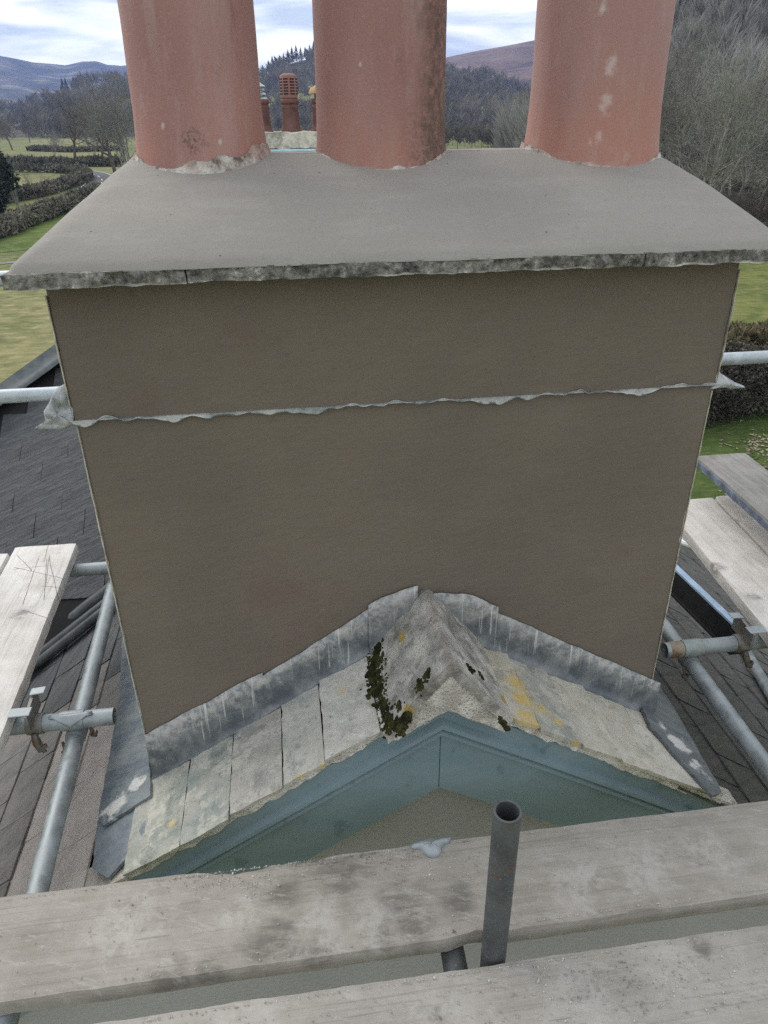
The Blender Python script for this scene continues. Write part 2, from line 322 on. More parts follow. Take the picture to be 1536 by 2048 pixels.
def m_ridge():
    t = NT('weathered_ridge_tile'); a = t.noise(14, 6, 0.65); f = t.noise(120, 5, 0.7); b = t.noise(5, 3)
    col = t.ramp(a, [(0.34, (0.20, 0.195, 0.175)), (0.48, (0.38, 0.37, 0.335)), (0.62, (0.58, 0.56, 0.50))])
    sep = t.n.new('ShaderNodeSeparateXYZ'); t.l.new(t.P, sep.inputs[0])
    crest = t.math('ADD', sep.outputs['Z'], t.math('MULTIPLY', t.noise(20, 5, 0.6), 0.06))
    col = t.mix(t.math('MULTIPLY', t.step(crest, -0.738, -0.718), 0.4), col, (0.25, 0.17, 0.15))
    edge = t.step(t.math('ADD', sep.outputs['Y'], t.math('MULTIPLY', t.noise(30, 6, 0.7), 0.05)), -0.288, -0.262, 1, 0); col = t.mix(t.math('MULTIPLY', t.math('MULTIPLY', edge, t.step(t.noise(45, 7, 0.75), 0.38, 0.58)), 0.8), col, (0.12, 0.075, 0.06))
    col = t.mix(t.blobs([(tuple(onP(805, 1277, (-1.25, 0, 1), -0.752-1.25*0.042)), 0.02), (tuple(onP(815, 1420, (-1.25, 0, 1), -0.752-1.25*0.042)), 0.018), (tuple(onP(985, 1330, (1.25, 0, 1), -0.752+1.25*0.042)), 0.022), (tuple(onP(1005, 1400, (1.25, 0, 1), -0.752+1.25*0.042)), 0.02)], noise_amt=0.8, nscale=60), col, (0.42, 0.30, 0.08))
    col = t.mix(t.step(t.noise(22, 9, 0.74), 0.53, 0.62, 0, 0.7), col, (0.15, 0.13, 0.11)); col = t.mix(t.step(t.noise(70, 5, 0.7), 0.60, 0.70, 0, 0.6), col, (0.55, 0.53, 0.47)); col = t.mix(t.step(f, 0.6, 0.72, 0, 0.7), col, (0.05, 0.05, 0.04))
    return t.done(col, 0.92, t.bump(t.math('ADD', f, a), 0.9, 0.008))
M_RIDGE = m_ridge()
def m_bed():
    t = NT('bedding_mortar'); f = t.noise(150, 5, 0.7); a = t.noise(22, 4); v = t.voro(140)
    col = t.mix(t.step(a, 0.38, 0.64), (0.44, 0.41, 0.35), (0.66, 0.63, 0.56)); col = t.mix(t.step(v, 0.1, 0.3, 0.8, 0), col, (0.12, 0.10, 0.085)); col = t.mix(t.step(f, 0.58, 0.7, 0, 0.6), col, (0.07, 0.06, 0.05))
    return t.done(col, 0.95, t.bump(t.math('ADD', f, v), 0.8, 0.006))
M_BED = m_bed()
def m_moss():
    t = NT('moss'); f = t.noise(220, 4, 0.7); a = t.noise(35, 3)
    col = t.mix(t.step(a, 0.38, 0.62), (0.022, 0.023, 0.013), (0.065, 0.064, 0.026)); col = t.mix(t.step(f, 0.55, 0.7, 0, 0.7), col, (0.09, 0.09, 0.03))
    return t.done(col, 1.0, t.bump(f, 1.0, 0.006), spec=0.05)
M_MOSS = m_moss()
def m_bluepaint():
    t = NT('blue_grey_gloss_paint'); a = t.noise(6, 5, 0.6, v=t.map(scale=(1, 1, 2.2))); f = t.noise(60, 5, 0.65)
    col = t.mix(t.step(a, 0.35, 0.66), (0.150, 0.212, 0.235), (0.175, 0.236, 0.256)); col = t.mix(t.step(f, 0.62, 0.72, 0, 0.3), col, (0.14, 0.20, 0.21))
    sc = t.noise(2.2, 6, 0.7, v=t.map(scale=(3, 3, 30), rot=(0, 0.55, 0))); col = t.mix(t.step(sc, 0.60, 0.72, 0, 0.3), col, (0.20, 0.25, 0.26))
    col = t.mix(t.math('MULTIPLY', t.step(t.noise(12, 4), 0.62, 0.7), 0.5), col, (0.07, 0.11, 0.125)); col = t.mix(t.step(t.noise(45, 9, 0.8), 0.56, 0.70, 0, 0.35), col, (0.20, 0.225, 0.23))
    return t.done(col, t.step(a, 0.3, 0.7, 0.42, 0.6), t.bump(t.noise(40, 3), 0.06, 0.002), spec=0.45)
M_BLUE = m_bluepaint()
def m_wall():
    t = NT('cream_stippled_render'); f = t.noise(55, 4, 0.6); v = t.voro(75); b = t.noise(2, 3)
    col = t.mix(t.step(b, 0.35, 0.65), (0.305, 0.298, 0.286), (0.34, 0.332, 0.318))
    return t.done(col, 0.9, t.bump(t.math('ADD', f, v), 0.4, 0.006))
M_WALL = m_wall()

def m_board(name, c_lo, c_hi, dust, dust_amt, dark=(), pale=(), axis='x', sc=1.0, scratch=()):
    t = NT(name); s = (1.2, 22, 22) if axis == 'x' else (22, 1.2, 22)
    g = t.noise(2.4*sc, 10, 0.74, v=t.map(scale=s), dist=0.4); f = t.noise(130, 8, 0.78); a = t.noise(9, 9, 0.72); b = t.noise(2.2, 4)
    col = t.mix(t.step(g, 0.34, 0.68), c_lo, c_hi)
    col = t.mix(t.step(t.math('ADD', a, t.math('MULTIPLY', b, 0.5)), 0.56, 0.92, 0, dust_amt), col, dust)
    col = t.mix(t.step(f, 0.60, 0.70, 0, 0.45), col, tuple(0.5*x for x in c_lo)); col = t.mix(t.step(t.noise(310, 3, 0.7), 0.62, 0.72, 0, 0.4), col, tuple(min(0.8, 1.5*x) for x in dust))
    gr = t.noise(2.0*sc, 8, 0.7, v=t.map(scale=(1.0, 75, 75) if axis == 'x' else (75, 1.0, 75)), dist=0.25); col = t.mix(t.step(gr, 0.54, 0.66, 0, 0.4), col, tuple(0.55*x for x in c_lo))
    if dark:
        k = t.blobs(dark, noise_amt=0.8, nscale=14, soft=0.75); k = t.math('MULTIPLY', k, t.step(t.noise(30, 9, 0.76, v=t.map(scale=(0.6, 1.4, 1))), 0.34, 0.58)); col = t.mix(t.math('MULTIPLY', k, 0.62), col, (0.10, 0.093, 0.082))
    if pale:
        k = t.blobs(pale, noise_amt=0.8, nscale=20, soft=0.75); k = t.math('MULTIPLY', k, t.step(t.noise(22, 9, 0.74), 0.40, 0.58)); col = t.mix(t.math('MULTIPLY', k, 0.7), col, (0.43, 0.41, 0.375)); arc = t.noise(3.0, 9, 0.75, v=t.map(scale=(6, 30, 6), v=t.map(rot=(0, 0, 0.35)))); col = t.mix(t.math('MULTIPLY', t.step(arc, 0.53, 0.62), 0.35), col, (0.46, 0.44, 0.41))
    scr = t.step(t.noise(1.6, 2, 0.5, v=t.map(scale=(60, 3.0, 10) if axis == 'y' else (3.0, 60, 10), rot=(0, 0, 0.5))), 0.70, 0.73)
    col = t.mix(t.math('MULTIPLY', scr, 0.35), col, tuple(0.4*x for x in c_lo))
    for (p0, p1, w) in scratch:
        dx, dy = p1[0]-p0[0], p1[1]-p0[1]; L = math.hypot(dx, dy); th = math.atan2(dy, dx)
        mv = t.map(rot=(0, 0, -th), v=t.map(loc=(-p0[0], -p0[1], 0))); sp = t.n.new('ShaderNodeSeparateXYZ'); t.l.new(mv, sp.inputs[0])
        wob = t.math('ADD', sp.outputs['Y'], t.math('MULTIPLY', t.math('SUBTRACT', t.noise(12, 3), 0.5), 0.012))
        k = t.math('MULTIPLY', t.step(t.math('ABSOLUTE', wob), w*0.5, w, 1, 0), t.math('MULTIPLY', t.step(sp.outputs['X'], 0.0, 0.01), t.step(sp.outputs['X'], L-0.01, L, 1, 0)))
        col = t.mix(t.math('MULTIPLY', k, t.step(t.noise(60, 4), 0.3, 0.5, 0.4, 0.85)), col, (0.12, 0.105, 0.09))
    h = t.math('ADD', t.math('MULTIPLY', g, 1.0), t.math('ADD', t.math('MULTIPLY', f, 0.5), a))
    return t.done(col, 0.92, t.bump(h, 0.55, 0.005), spec=0.15)
zb = lambda x, y: tuple(onZ(x, y, BZ))
M_B1 = m_board('dusty_board_near_gable', (0.245, 0.224, 0.192), (0.325, 0.300, 0.262), (0.365, 0.338, 0.298), 0.75,
   dark=[(zb(540, 1880), 0.075), (zb(640, 1905), 0.05), (zb(760, 1885), 0.05), (zb(800, 1800), 0.08), (zb(830, 1850), 0.06), (zb(920, 1800), 0.06), (zb(690, 1760), 0.08), (zb(570, 1790), 0.05), (zb(340, 1950), 0.06), (zb(420, 1940), 0.05)],
   pale=[(zb(1160, 1765), 0.10), (zb(640, 1850), 0.08), (zb(740, 1850), 0.07), (zb(1290, 1745), 0.10), (zb(250, 1860), 0.10), (zb(1420, 1700), 0.08), (zb(480, 1820), 0.06)])
M_B2 = m_board('cement_dusted_board', (0.275, 0.254, 0.224), (0.35, 0.328, 0.293), (0.39, 0.366, 0.328), 0.8,
   pale=[(zb(900, 2010), 0.10), (zb(1150, 2000), 0.09), (zb(500, 2030), 0.08), (zb(1350, 1930), 0.07)], dark=[(zb(1400, 1890), 0.03), (zb(870, 2025), 0.02)])
M_B3 = m_board('pale_board', (0.50, 0.47, 0.43), (0.64, 0.61, 0.565), (0.72, 0.70, 0.665), 0.9, axis='y', dark=[(zb(40, 1230), 0.05)], scratch=[(zb(a, b), zb(c, d), 0.0016) for a, b, c, d in ((100, 1112, 93, 1170), (34, 1112, 66, 1146), (22, 1142, 103, 1133), (26, 1137, 130, 1160), (100, 1118, 118, 1205), (78, 1118, 45, 1215), (95, 1120, 88, 1205), (80, 1175, 132, 1178), (98, 1085, 88, 1128), (40, 1222, 100, 1240))])  # much paler grain and overlay colours than the front boards
M_B4 = m_board('pale_board_with_patch', (0.45, 0.425, 0.39), (0.58, 0.555, 0.515), (0.66, 0.635, 0.595), 0.9, axis='y', dark=[(zb(1430, 1137), 0.05), (zb(1505, 1195), 0.03)])  # paler than the front boards, with two darker patches
M_B5 = m_board('grey_weathered_board', (0.15, 0.145, 0.135), (0.26, 0.25, 0.235), (0.33, 0.32, 0.30), 0.5, axis='y')

def m_galv(name, c, rust=0.0, dirt=0.4):
    t = NT(name); a = t.noise(16, 6, 0.65); f = t.noise(130, 4, 0.7); v = t.voro(55, out='Color')
    hi = tuple(min(1, x*1.45) for x in c); col = t.mix(t.step(a, 0.34, 0.66), c, hi)
    col = t.mix(t.step(f, 0.62, 0.74, 0, 0.5), col, (0.55, 0.54, 0.5)); col = t.mix(t.step(t.noise(8, 5, 0.7), 0.56, 0.7, 0, dirt), col, (0.14, 0.13, 0.115))
    if rust: col = t.mix(t.step(t.noise(28, 6, 0.7), 0.62-rust*0.3, 0.74-rust*0.3, 0, 0.85), col, (0.17, 0.085, 0.045))
    return t.done(col, t.step(a, 0.3, 0.7, 0.42, 0.68), t.bump(f, 0.2, 0.0015), 0.45)
M_GALV = m_galv('galvanised_tube', (0.24, 0.265, 0.275))
M_GALVP = m_galv('pale_galvanised_tube', (0.36, 0.40, 0.42), dirt=0.25)
M_GALVD = m_galv('dark_galvanised_tube', (0.085, 0.092, 0.095), rust=0.12, dirt=0.7)
M_COUP = m_galv('rusty_coupler_steel', (0.17, 0.165, 0.155), rust=0.16)
M_COUPG = m_galv('plated_coupler_steel', (0.22, 0.25, 0.24), rust=0.15)
M_BOLT = m_galv('bolt_steel', (0.12, 0.115, 0.105), rust=0.5)
M_BLACK = simple('black_painted_steel', (0.018, 0.019, 0.021), 0.5, 0.3, 30, 0.1)
M_PALEBLUE = simple('pale_blue_painted_timber', (0.33, 0.44, 0.58), 0.7, 0.2, 12, 0.1)

# ================================================================== SETTING: ground, lane, fields
def sheet(name, pts, z, mat, kind='structure'):
    mb = MB(); mb.add([(p[0], p[1], z) for p in pts], [tuple(range(len(pts)))])
    return tag(mb.build(name, mat), kind=kind)
gm = MB(); R = [0, 6, 12, 18, 24, 30, 38, 48, 60, 80, 110, 160, 240, 400, 700, 1200, 2200, 4000, 7000]; NA = 72
gv = [(0, 0, GZ)]
for r in R[1:]:
    for k in range(NA): gv.append((r*cos(2*pi*k/NA), r*sin(2*pi*k/NA), GZ))
gf = [(0, 1+k, 1+(k+1) % NA) for k in range(NA)]
for i in range(len(R)-2):
    for k in range(NA): gf.append((1+i*NA+k, 1+(i+1)*NA+k, 1+(i+1)*NA+(k+1) % NA, 1+i*NA+(k+1) % NA))
gm.add(gv, gf); tag(gm.build('ground', MG, smooth=180), kind='structure')

def G(x, y, dz=0.0): return onZ(x, y, GZ+dz)
def strip(name, path, w, dz, mat):
    P = [Vector((p[0], p[1], 0)) for p in path]; mb = MB(); L = []; Rr = []
    for i, p in enumerate(P):
        d = (P[min(i+1, len(P)-1)]-P[max(i-1, 0)]).normalized(); n = Vector((-d.y, d.x, 0))*w/2
        L.append((p+n).xy); Rr.append((p-n).xy)
    z = GZ+dz; n = len(P)
    mb.add([(a.x, a.y, z) for a in L]+[(a.x, a.y, z) for a in Rr], [(i, i+1, n+i+1, n+i) for i in range(n-1)])
    return mb.build(name, mat)
def smooth_path(pts, n=6):
    pts = [np.array(p[:2]) for p in pts]; out = []
    for i in range(len(pts)-1):
        p0, p1, p2, p3 = pts[max(i-1, 0)], pts[i], pts[i+1], pts[min(i+2, len(pts)-1)]
        for k in range(n):
            t = k/n; out.append(0.5*((2*p1)+(-p0+p2)*t+(2*p0-5*p1+4*p2-p3)*t*t+(-p0+3*p1-3*p2+p3)*t**3))
    out.append(pts[-1]); return out
lane_px = [(-120, 486), (-40, 462), (40, 437), (110, 412), (165, 391), (198, 373), (203, 358), (182, 347), (145, 342), (95, 339), (20, 337), (-120, 336)]
lane = smooth_path([G(*p) for p in lane_px], 8)
tag(strip('road', lane, 5.2, 0.03, MASPH), kind='structure')
for k, off in enumerate((-2.35, 2.35)):
    pth = []
    for i, p in enumerate(lane):
        d = lane[min(i+1, len(lane)-1)]-lane[max(i-1, 0)]; d = d/np.linalg.norm(d); pth.append(p+np.array([-d[1], d[0]])*off)
    tag(strip('road_edge_line', pth, 0.16, 0.036, MPAINT), kind='structure')
for i in range(14, len(lane)-8, 4):
    tag(strip('road_centre_dash', lane[i:i+3], 0.14, 0.037, MPAINT), kind='structure')
tag(strip('path', [G(-120, 536), G(0, 527), G(80, 521), G(180, 512)], 0.9, 0.03, simple('gravel_track', (0.17, 0.17, 0.165), 0.95, 0.2, 4.0)), kind='structure')
sheet('woodland_floor', [G(*p) for p in ((1200, 504), (1720, 504), (1720, 330), (1090, 330))], GZ+0.012, simple('leaf_litter', (0.075, 0.068, 0.052), 0.95, 0.35, 0.8, 0.3, c2=(0.10, 0.095, 0.065)))
# fields in the bend and nearer to the house
sheet('field', [G(*p) for p in ((-60, 512), (60, 500), (190, 440), (140, 405), (60, 436), (-60, 470))], GZ+0.02, m_grass('rough_pasture', (0.06, 0.10, 0.025), (0.10, 0.15, 0.035), (0.17, 0.19, 0.06), 0.09, 2.2))
sheet('meadow', [G(*p) for p in ((-200, 800), (130, 790), (130, 548), (-200, 560))], GZ+0.02, MMEADOW)
sheet('lawn', [G(*p) for p in ((1330, 1050), (1640, 1050), (1640, 806), (1330, 840))], GZ+0.024, MLAWN)
sheet('paddock', [G(*p) for p in ((1330, 690), (1700, 690), (1700, 505), (1330, 510))], GZ+0.02, m_grass('paddock_grass', (0.075, 0.105, 0.03), (0.13, 0.15, 0.045), (0.20, 0.19, 0.075), 0.15, 2.4))
sheet('field', [G(*p) for p in ((70, 318), (230, 312), (230, 300), (70, 304))], GZ+0.02, MMEADOW)
sheet('field', [G(*p) for p in ((60, 300), (200, 300), (200, 276), (60, 280))], GZ+0.016, MMEADOW)
sheet('field', [G(*p) for p in ((60, 392), (150, 376), (168, 358), (120, 350), (20, 352), (-40, 400))], GZ+0.02, MMEADOW)

# ------------------------------------------------------------------ hills
def hill(name, crest, d, mat, depth=0.45, back=0.35, rough=0.05, nv=22, sub=7):
    cp = []
    for i in range(len(crest)-1):
        for k in range(sub): t = k/sub; cp.append(tuple(crest[i][j]*(1-t)+crest[i+1][j]*t for j in range(2)))
    cp.append(crest[-1]); rows = []
    for j in range(nv+1):
        v = j/nv; row = []
        for (px, py) in cp:
            c = atH(px, py, d); a = np.array([c[0]-CAM[0], c[1]-CAM[1]]); hh = c[2]-GZ
            if v <= 0.7: w = v/0.7; k = 1-depth*(1-w); z = hh*(w**1.25*(1-0.25*w)+0.25*w*w)
            else: w = (v-0.7)/0.3; k = 1+back*w; z = hh*(1-w*w)
            p = np.array([CAM[0]+a[0]*k, CAM[1]+a[1]*k, 0]); am = 1.0-abs(v-0.7)/0.7*0.2
            z += hh*rough*fbm((p[0], p[1], 0), 9.0/d, 3.3, 5)*(0.25 if abs(v-0.7) < 0.02 else 1)*min(1, v*4)
            row.append((p[0], p[1], GZ-2+z))
        rows.append(row)
    mb = MB(); mb.loft(rows, False, False, closed=False)
    o = mb.build(name, mat, smooth=180); tag(o, kind='structure'); return rows
def m_hill(name, stops, scale):
    t = NT(name); a = t.noise(scale, 7, 0.62, v=t.map(scale=(1, 1, 2.5))); return t.done(t.ramp(a, stops), 0.95, t.bump(a, 1.0, 14.0), spec=0.05)
MH_FAR = m_hill('far_fell', [(0.38, (0.016, 0.02, 0.019)), (0.48, (0.04, 0.04, 0.032)), (0.56, (0.09, 0.075, 0.06)), (0.66, (0.20, 0.18, 0.15))], 0.009)
MH_MOOR = m_hill('bracken_moor', [(0.34, (0.06, 0.045, 0.04)), (0.5, (0.13, 0.085, 0.07)), (0.66, (0.19, 0.14, 0.11))], 0.010)
MH_WOOD = m_hill('wooded_slope', [(0.36, (0.05, 0.048, 0.04)), (0.52, (0.10, 0.09, 0.075)), (0.62, (0.13, 0.125, 0.075)), (0.72, (0.17, 0.17, 0.08))], 0.02)
hill('far_hill', [(-900, 170), (-500, 120), (-200, 84), (0, 110), (60, 122), (130, 129), (165, 121), (188, 120), (215, 128), (260, 131), (420, 150), (600, 170), (900, 190), (1300, 160), (1800, 120), (2400, 160)], 3200, MH_FAR, 0.5, 0.3, 0.10, 34, 9)
hill('moor_hill', [(560, 190), (700, 150), (820, 126), (890, 112), (960, 97), (1000, 90), (1075, 75), (1200, 52), (1400, 25), (1700, 0), (2300, 40)], 1700, MH_MOOR, 0.5, 0.3, 0.05, 24, 8)
H1 = hill('wooded_hill', [(-700, 225), (-200, 228), (40, 216), (100, 190), (140, 173), (200, 163), (260, 162), (330, 180), (420, 180), (500, 160), (545, 143), (575, 124), (635, 108), (760, 88), (840, 96), (890, 122), (950, 140), (1010, 165), (1090, 200), (1300, 230)], 900, MH_WOOD, 0.5, 0.3, 0.05, 24, 6)
H2 = hill('near_wooded_hill', [(1010, 268), (1060, 250), (1100, 215), (1140, 160), (1190, 85), (1260, 10), (1350, -60), (1536, -110), (1900, -120), (2500, -60)], 260, MH_WOOD, 0.55, 0.4, 0.04, 22, 6)

# ------------------------------------------------------------------ woods that read as one mass
def tri_mesh(name, V, mat):
    """V: (n,3,3) loose triangles"""
    n = len(V); me = bpy.data.meshes.new(name); me.vertices.add(n*3); me.loops.add(n*3); me.polygons.add(n)
    me.vertices.foreach_set('co', np.ascontiguousarray(V, dtype=np.float32).ravel()); me.loops.foreach_set('vertex_index', np.arange(n*3, dtype=np.int32))
    me.polygons.foreach_set('loop_start', np.arange(0, n*3, 3, dtype=np.int32)); me.update(calc_edges=True); me.materials.append(mat)
    o = bpy.data.objects.new(name, me); COL.objects.link(o); return o
def wood_points(rows, n, v0, v1, clear=0.0, sc=0.01):
    A = np.array(rows); nv, nu = A.shape[:2]; out = []
    while len(out) < n:
        u = RNG.random()*(nu-1.001); v = (v0+(v1-v0)*RNG.random())*(nv-1.001); i, j = int(v), int(u); a, b = v-i, u-j
        p = (A[i, j]*(1-a)*(1-b)+A[i+1, j]*a*(1-b)+A[i, j+1]*(1-a)*b+A[i+1, j+1]*a*b)
        if clear and fbm((p[0], p[1], 0), sc, 5.0, 3) > clear: continue
        out.append(p)
    return np.array(out)
def wood(name, pts, hmin, hmax, mat, slivers=44, wide=0.42, wid=0.02):
    n = len(pts); H = hmin+(hmax-hmin)*RNG.random(n); T = np.zeros((n, slivers, 3, 3))
    ang = RNG.random((n, slivers))*2*pi; t0 = 0.18+0.5*RNG.random((n, slivers)); rr = wide*np.sqrt(RNG.random((n, slivers)))
    base = np.stack([rr*0.25*np.cos(ang), rr*0.25*np.sin(ang), t0], -1)
    tipz = t0+0.18+0.32*RNG.random((n, slivers))*(1.15-rr/wide*0.6); tip = np.stack([rr*np.cos(ang), rr*np.sin(ang), np.minimum(tipz, 1.0)], -1)
    w = wid*(0.6+0.8*RNG.random((n, slivers))); side = np.stack([-np.sin(ang+0.9), np.cos(ang+0.9), 0*ang], -1)*w[..., None]
    T[:, :, 0] = base-side*0.6; T[:, :, 1] = base+side*0.6+np.array([0, 0, 0.05]); T[:, :, 2] = tip
    T[:, 0, 0] = (-0.02, 0, -0.1); T[:, 0, 1] = (0.02, 0.0, -0.1); T[:, 0, 2] = (0, 0, 0.8)
    T = T*H[:, None, None, None]+pts[:, None, None, :]
    return tri_mesh(name, T.reshape(-1, 3, 3), mat)
M_TWIG_FAR = simple('far_twigs', (0.12, 0.105, 0.088), 0.95, 0.35, 0.06, 0.0, c2=(0.15, 0.135, 0.10))
M_TWIG_FAR2 = simple('far_grey_twigs', (0.24, 0.235, 0.215), 0.95, 0.3, 0.06, 0.0)
w1 = wood('distant_wood', wood_points(H1, 2600, 0.02, 0.72, 0.28, 0.008), 8, 15, M_TWIG_FAR, 30, 0.40, 0.03)
tag(w1, 'bare winter woodland covering the far hillside behind the pots', 'woodland', kind='stuff')
w2 = wood('hillside_wood', wood_points(H2, 1500, 0.05, 0.85, 0.42, 0.02), 7, 13, M_TWIG_FAR2, 80, 0.30, 0.008)
tag(w2, 'dense bare grey woodland on the rising slope at right', 'woodland', kind='stuff')
vp = np.array([G(x, y) for x, y in [(RNG.uniform(-300, 300), RNG.uniform(246, 272)) for _ in range(420)]]); vp[:, 2] -= 0.2
w3 = wood('valley_wood', vp, 6, 11, M_TWIG_FAR, 40, 0.42, 0.028)
tag(w3, 'hazy belt of bare trees along the valley floor at left', 'woodland', kind='stuff')
vp = np.array([G(x, y) for x, y in [(RNG.uniform(840, 1120), RNG.uniform(262, 300)) for _ in range(170)] + [(RNG.uniform(500, 660), RNG.uniform(270, 300)) for _ in range(40)]])
w4 = wood('scrub_wood', vp, 3.5, 7, M_TWIG_FAR, 60, 0.5, 0.02)
tag(w4, 'brown bare scrub in the valley between middle and right pots', 'woodland', kind='stuff')
vp = np.array([G(x, y) for x, y in [(RNG.uniform(1290, 1660), RNG.uniform(395, 512)) for _ in range(420)]])
w5 = wood('bramble_scrub', vp, 1.0, 2.8, simple('bramble_stems', (0.085, 0.08, 0.066), 0.95, 0.4, 0.8, 0.0), 70, 0.7, 0.012)
tag(w5, 'dark tangled bramble scrub under the bare trees at right', 'scrub', kind='stuff')
def slope_field(pxa, pxb, v0, v1, n=14):
    A = np.array(H1); nv, nu = A.shape[:2]; cols = []
    def px_of(p): d = p-CAM; return 768+F_PX*(d@_r)/(d@_f)
    pxs = [px_of(A[8, j]) for j in range(nu)]; rows = []
    for v in np.linspace(v0, v1, 5):
        i = int(v*(nv-1)); a = v*(nv-1)-i; row = []
        for px in np.linspace(pxa, pxb, n):
            j = int(np.searchsorted(pxs, px))-1; b = (px-pxs[j])/(pxs[j+1]-pxs[j]); p = A[i, j]*(1-a)*(1-b)+A[i+1, j]*a*(1-b)+A[i, j+1]*(1-a)*b+A[i+1, j+1]*a*b; row.append((p[0], p[1], p[2]+3.5))
        rows.append(row)
    mb = MB(); mb.loft(rows, False, False, closed=False); tag(mb.build('field', m_grass('far_pasture', (0.17, 0.19, 0.07), (0.24, 0.24, 0.10), (0.30, 0.28, 0.13), 0.02, 0.3)), kind='structure')
slope_field(895, 1080, 0.10, 0.24); slope_field(535, 630, 0.24, 0.36)
# conifers on the skyline
def conifer_tris(n=260):
    T = []
    for i in range(n):
        h = random.random()**0.8; a = random.random()*2*pi; r = 0.30*(1-h)**0.8+0.012; z = 0.1+0.9*h
        b = Vector((cos(a)*r*0.1, sin(a)*r*0.1, z)); t_ = Vector((cos(a)*r, sin(a)*r, z-0.05-0.05*random.random())); s = Vector((-sin(a), cos(a), 0))*0.045*(1.1-h)
        T.append([b+Vector((0, 0, 0.05)), t_-s, t_+s])
    return np.array([[tuple(q) for q in t] for t in T])
M_CONIF = simple('conifer_needles', (0.022, 0.034, 0.022), 0.95, 0.3, 0.3, 0.0)
M_BARKD = simple('dark_bark', (0.05, 0.043, 0.035), 0.95, 0.3, 2.0, 0.3)
cc = tri_mesh('crown', conifer_tris(), M_CONIF); ct = MB().tube([(0, 0, -0.06), (0, 0, 0.95)], [0.018, 0.003], 5).build('trunk', M_BARKD)
crest = [(538, 136), (546, 133), (552, 136), (560, 127), (568, 122), (577, 117), (585, 116), (593, 112), (602, 110), (611, 106), (620, 104), (628, 101), (636, 100), (526, 141), (128, 178), (150, 170), (135, 178)]
for i, (px, py) in enumerate(crest):
    q = atH(px, py+9, 890); e_ = thing('conifer_tree', q, 'dark conifer on the wooded skyline between left and middle pots' if px > 400 else 'dark conifer rising from the wooded spur left of the left pot', 'tree', 'conifers on the skyline between the pots' if px > 400 else 'conifers on the left spur')
    s = random.uniform(9, 15)
    for src in (cc, ct):
        o = src if i == 0 else src.copy()
        if i: COL.objects.link(o)
        o.parent = e_; o.scale = (s*0.95, s*0.95, s); o.rotation_euler[2] = random.random()*6

# ------------------------------------------------------------------ bare trees
def branch_mesh(paths):
    V = []; Fs = []; o = 0
    for pts, rad in paths:
        n = 6 if rad[0] > 0.05 else (4 if rad[0] > 0.012 else 3)
        P = np.array(pts); R_ = np.array(rad); d = np.gradient(P, axis=0); d /= np.linalg.norm(d, axis=1)[:, None]+1e-9
        ref = np.array([0.31, 0.77, 0.2]) if abs(d[0, 2]) > 0.6 else np.array([0, 0, 1.0])
        a = np.cross(d, ref); a /= np.linalg.norm(a, axis=1)[:, None]+1e-9; b = np.cross(d, a)
        th = np.arange(n)*2*pi/n
        ring = P[:, None]+(a[:, None]*np.cos(th)[None, :, None]+b[:, None]*np.sin(th)[None, :, None])*R_[:, None, None]
        V.append(ring.reshape(-1, 3)); m = len(P)
        for i in range(m-1):
            for j in range(n): k = (j+1) % n; Fs.append((o+i*n+j, o+i*n+k, o+(i+1)*n+k, o+(i+1)*n+j))
        o += m*n
    return np.concatenate(V), Fs
def grow_tree(seed, H, stems, spread, levels, kids, r0, lean=0.0, droop=0.1, rmin=0.006):
    rg = np.random.default_rng(seed); trunk = []; crown = []
    def grow(p, d, L, r, lev):
        n = 5 if lev < 2 else 4; pts = [p]; rad = [r]; dd = d.copy(); wob = 0.10+0.05*lev
        for i in range(n):
            dd = dd+rg.normal(0, wob, 3)+np.array([0, 0, droop*(0.5 if lev else 0.2)]); dd /= np.linalg.norm(dd); pts.append(pts[-1]+dd*L/n); rad.append(r*(1-0.72*(i+1)/n) if lev else r*(1-0.55*(i+1)/n))
        (trunk if lev == 0 else crown).append((pts, rad))
        if lev >= levels: return
        k = kids[min(lev, len(kids)-1)]
        for c in range(k):
            t = 0.28+0.72*(c+rg.random()*0.8)/k; t = min(t, 0.99); i = int(t*n); a = t*n-i
            q = pts[i]*(1-a)+pts[min(i+1, n)]*a; rr = rad[i]*(1-a)+rad[min(i+1, n)]*a
            base = pts[min(i+1, n)]-pts[i]; base /= np.linalg.norm(base); ax = rg.normal(0, 1, 3); ax -= base*(ax@base); ax /= np.linalg.norm(ax)
            an = spread*(0.7+0.6*rg.random()); nd = base*cos(an)+ax*sin(an)
            grow(q, nd, L*(0.42+0.30*rg.random())*(1.1-0.35*t), max(rr*0.62, rmin), lev+1)
    for s in range(stems):
        a = s*2*pi/stems+rg.random(); tilt = (0.12+0.3*rg.random()) if stems > 1 else lean
        grow(np.array([cos(a)*0.12*(stems > 1), sin(a)*0.12*(stems > 1), -0.1]), np.array([cos(a)*tilt, sin(a)*tilt, 1.0]), H*(0.62+0.18*rg.random()), r0*(1 if stems == 1 else 0.7+0.5*rg.random()), 0)
    return trunk, crown
def m_bark(name, c, c2):
    t = NT(name); a = t.noise(3, 5, 0.6); col = t.mix(t.step(a, 0.38, 0.62), c, c2)
    col = t.mix(1.0, col, t.ramp(t.rnd(), [(0, (0.78, 0.78, 0.8)), (1, (1.2, 1.18, 1.12))]), 'MULTIPLY'); return t.done(col, 0.9, t.bump(t.noise(25, 4), 0.3, 0.01), spec=0.15)
M_BARK = m_bark('grey_green_bark', (0.17, 0.172, 0.145), (0.30, 0.30, 0.262))
M_BARKB = m_bark('brown_twig_bark', (0.085, 0.073, 0.06), (0.15, 0.13, 0.105))
